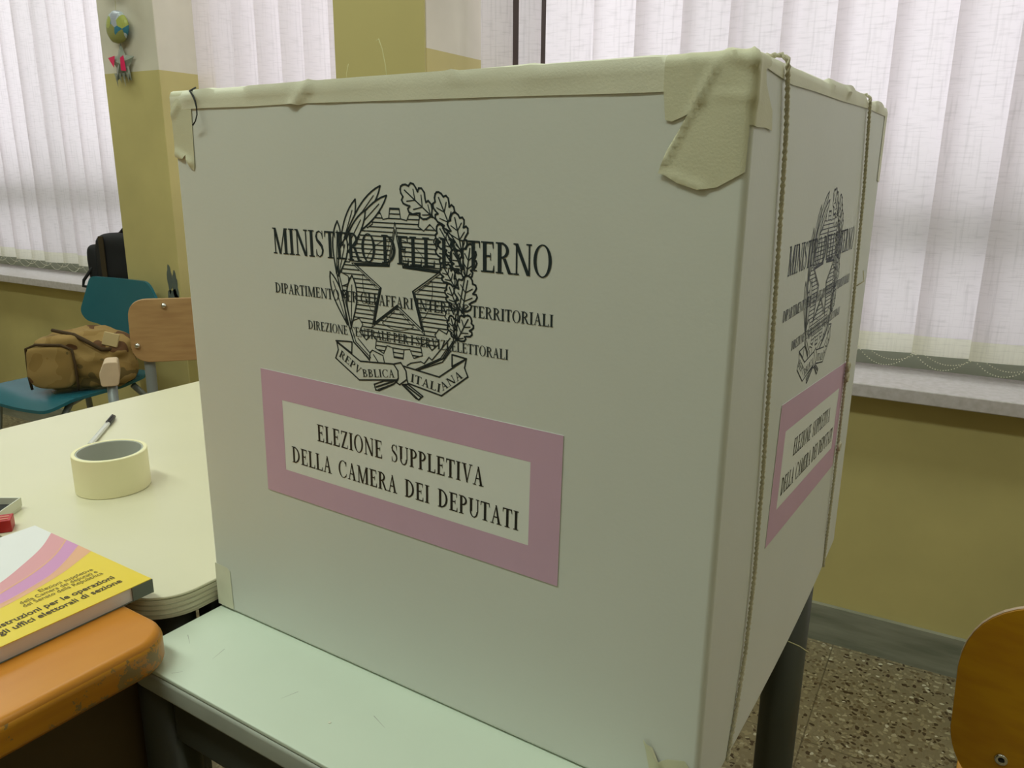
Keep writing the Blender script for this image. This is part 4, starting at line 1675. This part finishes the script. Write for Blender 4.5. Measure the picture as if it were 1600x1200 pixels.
# pocket with webbing rim on the near side
pk = soft_box(0.15, 0.035, 0.14, n=(10, 8, 8), amp=0.006, seed=8.0)
po = obj('pocket', pk, M['camo'], t, smooth=True)
po.location = (-0.072, -0.096, 0.012)
obj('pocket_rim', tube(NB(), [(0.006, -0.104, 0.004), (0.010, -0.112, 0.03), (0.010, -0.114, 0.09), (0.004, -0.110, 0.145), (-0.03, -0.104, 0.158), (-0.11, -0.102, 0.160), (-0.146, -0.094, 0.145), (-0.150, -0.092, 0.05), (-0.146, -0.090, 0.006)], 0.0045, 8), M['webbing'], t, smooth=True)
obj('strap', tube(NB(), [(-0.08, -0.04, 0.196), (0.00, -0.072, 0.186), (0.05, -0.092, 0.165), (0.09, -0.094, 0.140), (0.135, -0.06, 0.135)], [0.006, 0.007, 0.007, 0.007, 0.006], 8), M['webbing'], t, smooth=True)
bm = NB()
box(bm, 0.045, 0.095, -0.113, -0.105, 0.150, 0.195)
b_ = obj('buckle', bm, M['buckle'], t, bevel=0.003)
b_.rotation_euler = (math.radians(-12), math.radians(14), 0)

# ------------------------------------------------------------------ black bag on the sill
t = thing('shoulder_bag', 'black nylon bag with brown straps on the left window sill', 'bag', (-2.93, 1.985, 0.7022), math.radians(20))
obj('body', soft_box(0.20, 0.105, 0.215, n=(10, 8, 8), amp=0.004, seed=1.0), M['bag_black'], t, smooth=True)
sp = obj('side_pocket', soft_box(0.06, 0.085, 0.17, n=(8, 6, 6), amp=0.003, seed=2.0), M['bag_black'], t, smooth=True)
sp.location = (-0.108, 0.0, 0.0)
obj('strap', box(NB(), -0.058, -0.036, -0.0595, -0.054, 0.02, 0.205), M['bag_olive'], t, bevel=0.002)
obj('strap', box(NB(), 0.072, 0.090, -0.0585, -0.052, 0.02, 0.19), M['bag_rust'], t, bevel=0.002)
obj('handle', tube(NB(), [(0.0, 0.0, 0.212), (0.02, 0.0, 0.232), (0.06, 0.0, 0.238), (0.09, 0.0, 0.225), (0.095, 0.0, 0.205)], 0.008, 8), M['bag_black'], t, smooth=True)
obj('carry_strap', tube(NB(), [(-0.10, -0.03, 0.10), (-0.145, -0.055, 0.03), (-0.155, -0.05, 0.006), (-0.12, -0.055, 0.004)], 0.006, 8), M['bag_black'], t, smooth=True)

# ------------------------------------------------------------------ paper decorations on the left column
def foil(name, rgbs, sc, metal=0.5):
    m = bpy.data.materials.new(name)
    m.use_nodes = True
    nt, b = nodes_of(m)
    b.inputs['Roughness'].default_value = 0.35
    b.inputs['Metallic'].default_value = metal
    tc = nt.nodes.new('ShaderNodeTexCoord')
    v = nt.nodes.new('ShaderNodeTexVoronoi')
    v.inputs['Scale'].default_value = sc
    nt.links.new(tc.outputs['Object'], v.inputs['Vector'])
    s_ = nt.nodes.new('ShaderNodeSeparateColor')
    nt.links.new(v.outputs['Color'], s_.inputs[0])
    rp = nt.nodes.new('ShaderNodeValToRGB')
    rp.color_ramp.interpolation = 'CONSTANT'
    for i, c in enumerate(rgbs):
        e = rp.color_ramp.elements[i] if i < 2 else rp.color_ramp.elements.new(i / len(rgbs))
        e.position = i / len(rgbs)
        e.color = lin(c)
    nt.links.new(s_.outputs[0], rp.inputs[0])
    nt.links.new(rp.outputs[0], b.inputs['Base Color'])
    return m


M['globe'] = foil('patchwork_paper', [(176, 182, 96), (170, 174, 186), (60, 124, 150), (190, 200, 208), (150, 150, 90), (140, 160, 190)], 26, 0.1)
M['silver'] = foil('silver_card', [(150, 156, 144), (164, 168, 158), (136, 140, 130)], 40, 0.3)
M['pink_foil'] = mat('pink_foil', (226, 40, 96), 0.4)
t = thing('paper_globe', 'round patchwork paper globe hanging on the left column above the star', 'decoration', (-2.585, 1.828, 1.620), 0)
bm = NB()
bmesh.ops.create_uvsphere(bm, u_segments=28, v_segments=18, radius=0.05, matrix=Matrix.Diagonal((1.15, 0.32, 1.03, 1)))
for v in bm.verts:
    v.co *= 1 + 0.05 * noise.noise(v.co * 40)
obj('globe', bm, M['globe'], t, smooth=False)
obj('hanging_thread', tube(NB(), [(0, 0, 0.05), (0.001, 0.002, 0.075), (0, 0.004, 0.10)], 0.0008, 5), M['pale_thread'], t)
t = thing('paper_star', 'silver and pink paper star hanging below the patchwork globe', 'decoration', (-2.590, 1.836, 1.506), math.radians(3))
star = []
for k in range(10):
    a = math.radians(90 + 36 * k)
    r = 0.068 if k % 2 == 0 else 0.034
    star.append((r * math.cos(a) * 0.95, r * math.sin(a)))
bm = NB()
cf = bm.verts.new((0, -0.012, 0))
cb = bm.verts.new((0, 0.008, 0))
vs = [bm.verts.new((x_, 0, z_)) for x_, z_ in star]
for i in range(10):
    bm.faces.new((cf, vs[i], vs[(i + 1) % 10]))
    bm.faces.new((cb, vs[(i + 1) % 10], vs[i]))
obj('star', bm, M['silver'], t)
bm = NB()
# pink facets: left arm and two facets right of the centre
for tri in (((-0.064, 0.0215), (-0.033, -0.012), (-0.022, 0.026)), ((0.006, 0.018), (0.021, 0.026), (0.026, -0.024)), ((0.006, 0.018), (0.026, -0.024), (0.004, -0.022))):
    bm.faces.new([bm.verts.new((x_, -0.012 * max(0.0, 1 - math.hypot(x_, z_) / 0.062) - 0.004, z_)) for x_, z_ in tri])
obj('pink_facet', bm, M['pink_foil'], t)
bm = NB()
for k in range(4):
    x0 = -0.036 + 0.019 * k
    v1 = [bm.verts.new(p_) for p_ in ((x0, -0.008, -0.03), (x0 + 0.017, -0.010, -0.03), (x0 + 0.010, -0.006, -0.075 + 0.012 * (k % 2)))]
    bm.faces.new(v1)
obj('fringe', bm, M['silver'], t)
t = thing('paper_ball', 'dark paper ornament just showing at the top above the globe', 'decoration', (-2.578, 1.80, 1.768), 0)
bm = NB()
bmesh.ops.create_uvsphere(bm, u_segments=20, v_segments=12, radius=0.045)
obj('ball', bm, M['silver'], t)
obj('hanging_thread', tube(NB(), [(0, 0, 0.045), (0, 0.03, 0.10), (0, 0.045, 0.2)], 0.0008, 5), M['pale_thread'], t)

# scuffs where the column paint is worn
def scuff(pts, y):
    bm = NB()
    for cx_, cz_, rx_, rz_ in pts:
        vs = []
        for k in range(22):
            a = 2 * math.pi * k / 22
            rr = 1 + 0.45 * noise.noise(Vector((math.cos(a) * 1.7 + cx_ * 50, math.sin(a) * 1.7, cz_ * 30)))
            vs.append(bm.verts.new((cx_ + rx_ * rr * math.cos(a), y, cz_ + rz_ * rr * math.sin(a))))
        bm.faces.new(vs)
    return bm


s = struct('trim_6', scuff([(-2.478, 0.785, 0.014, 0.05), (-2.450, 0.755, 0.016, 0.05), (-2.464, 0.715, 0.026, 0.035)], YCOL - 0.0006), M['stain'])
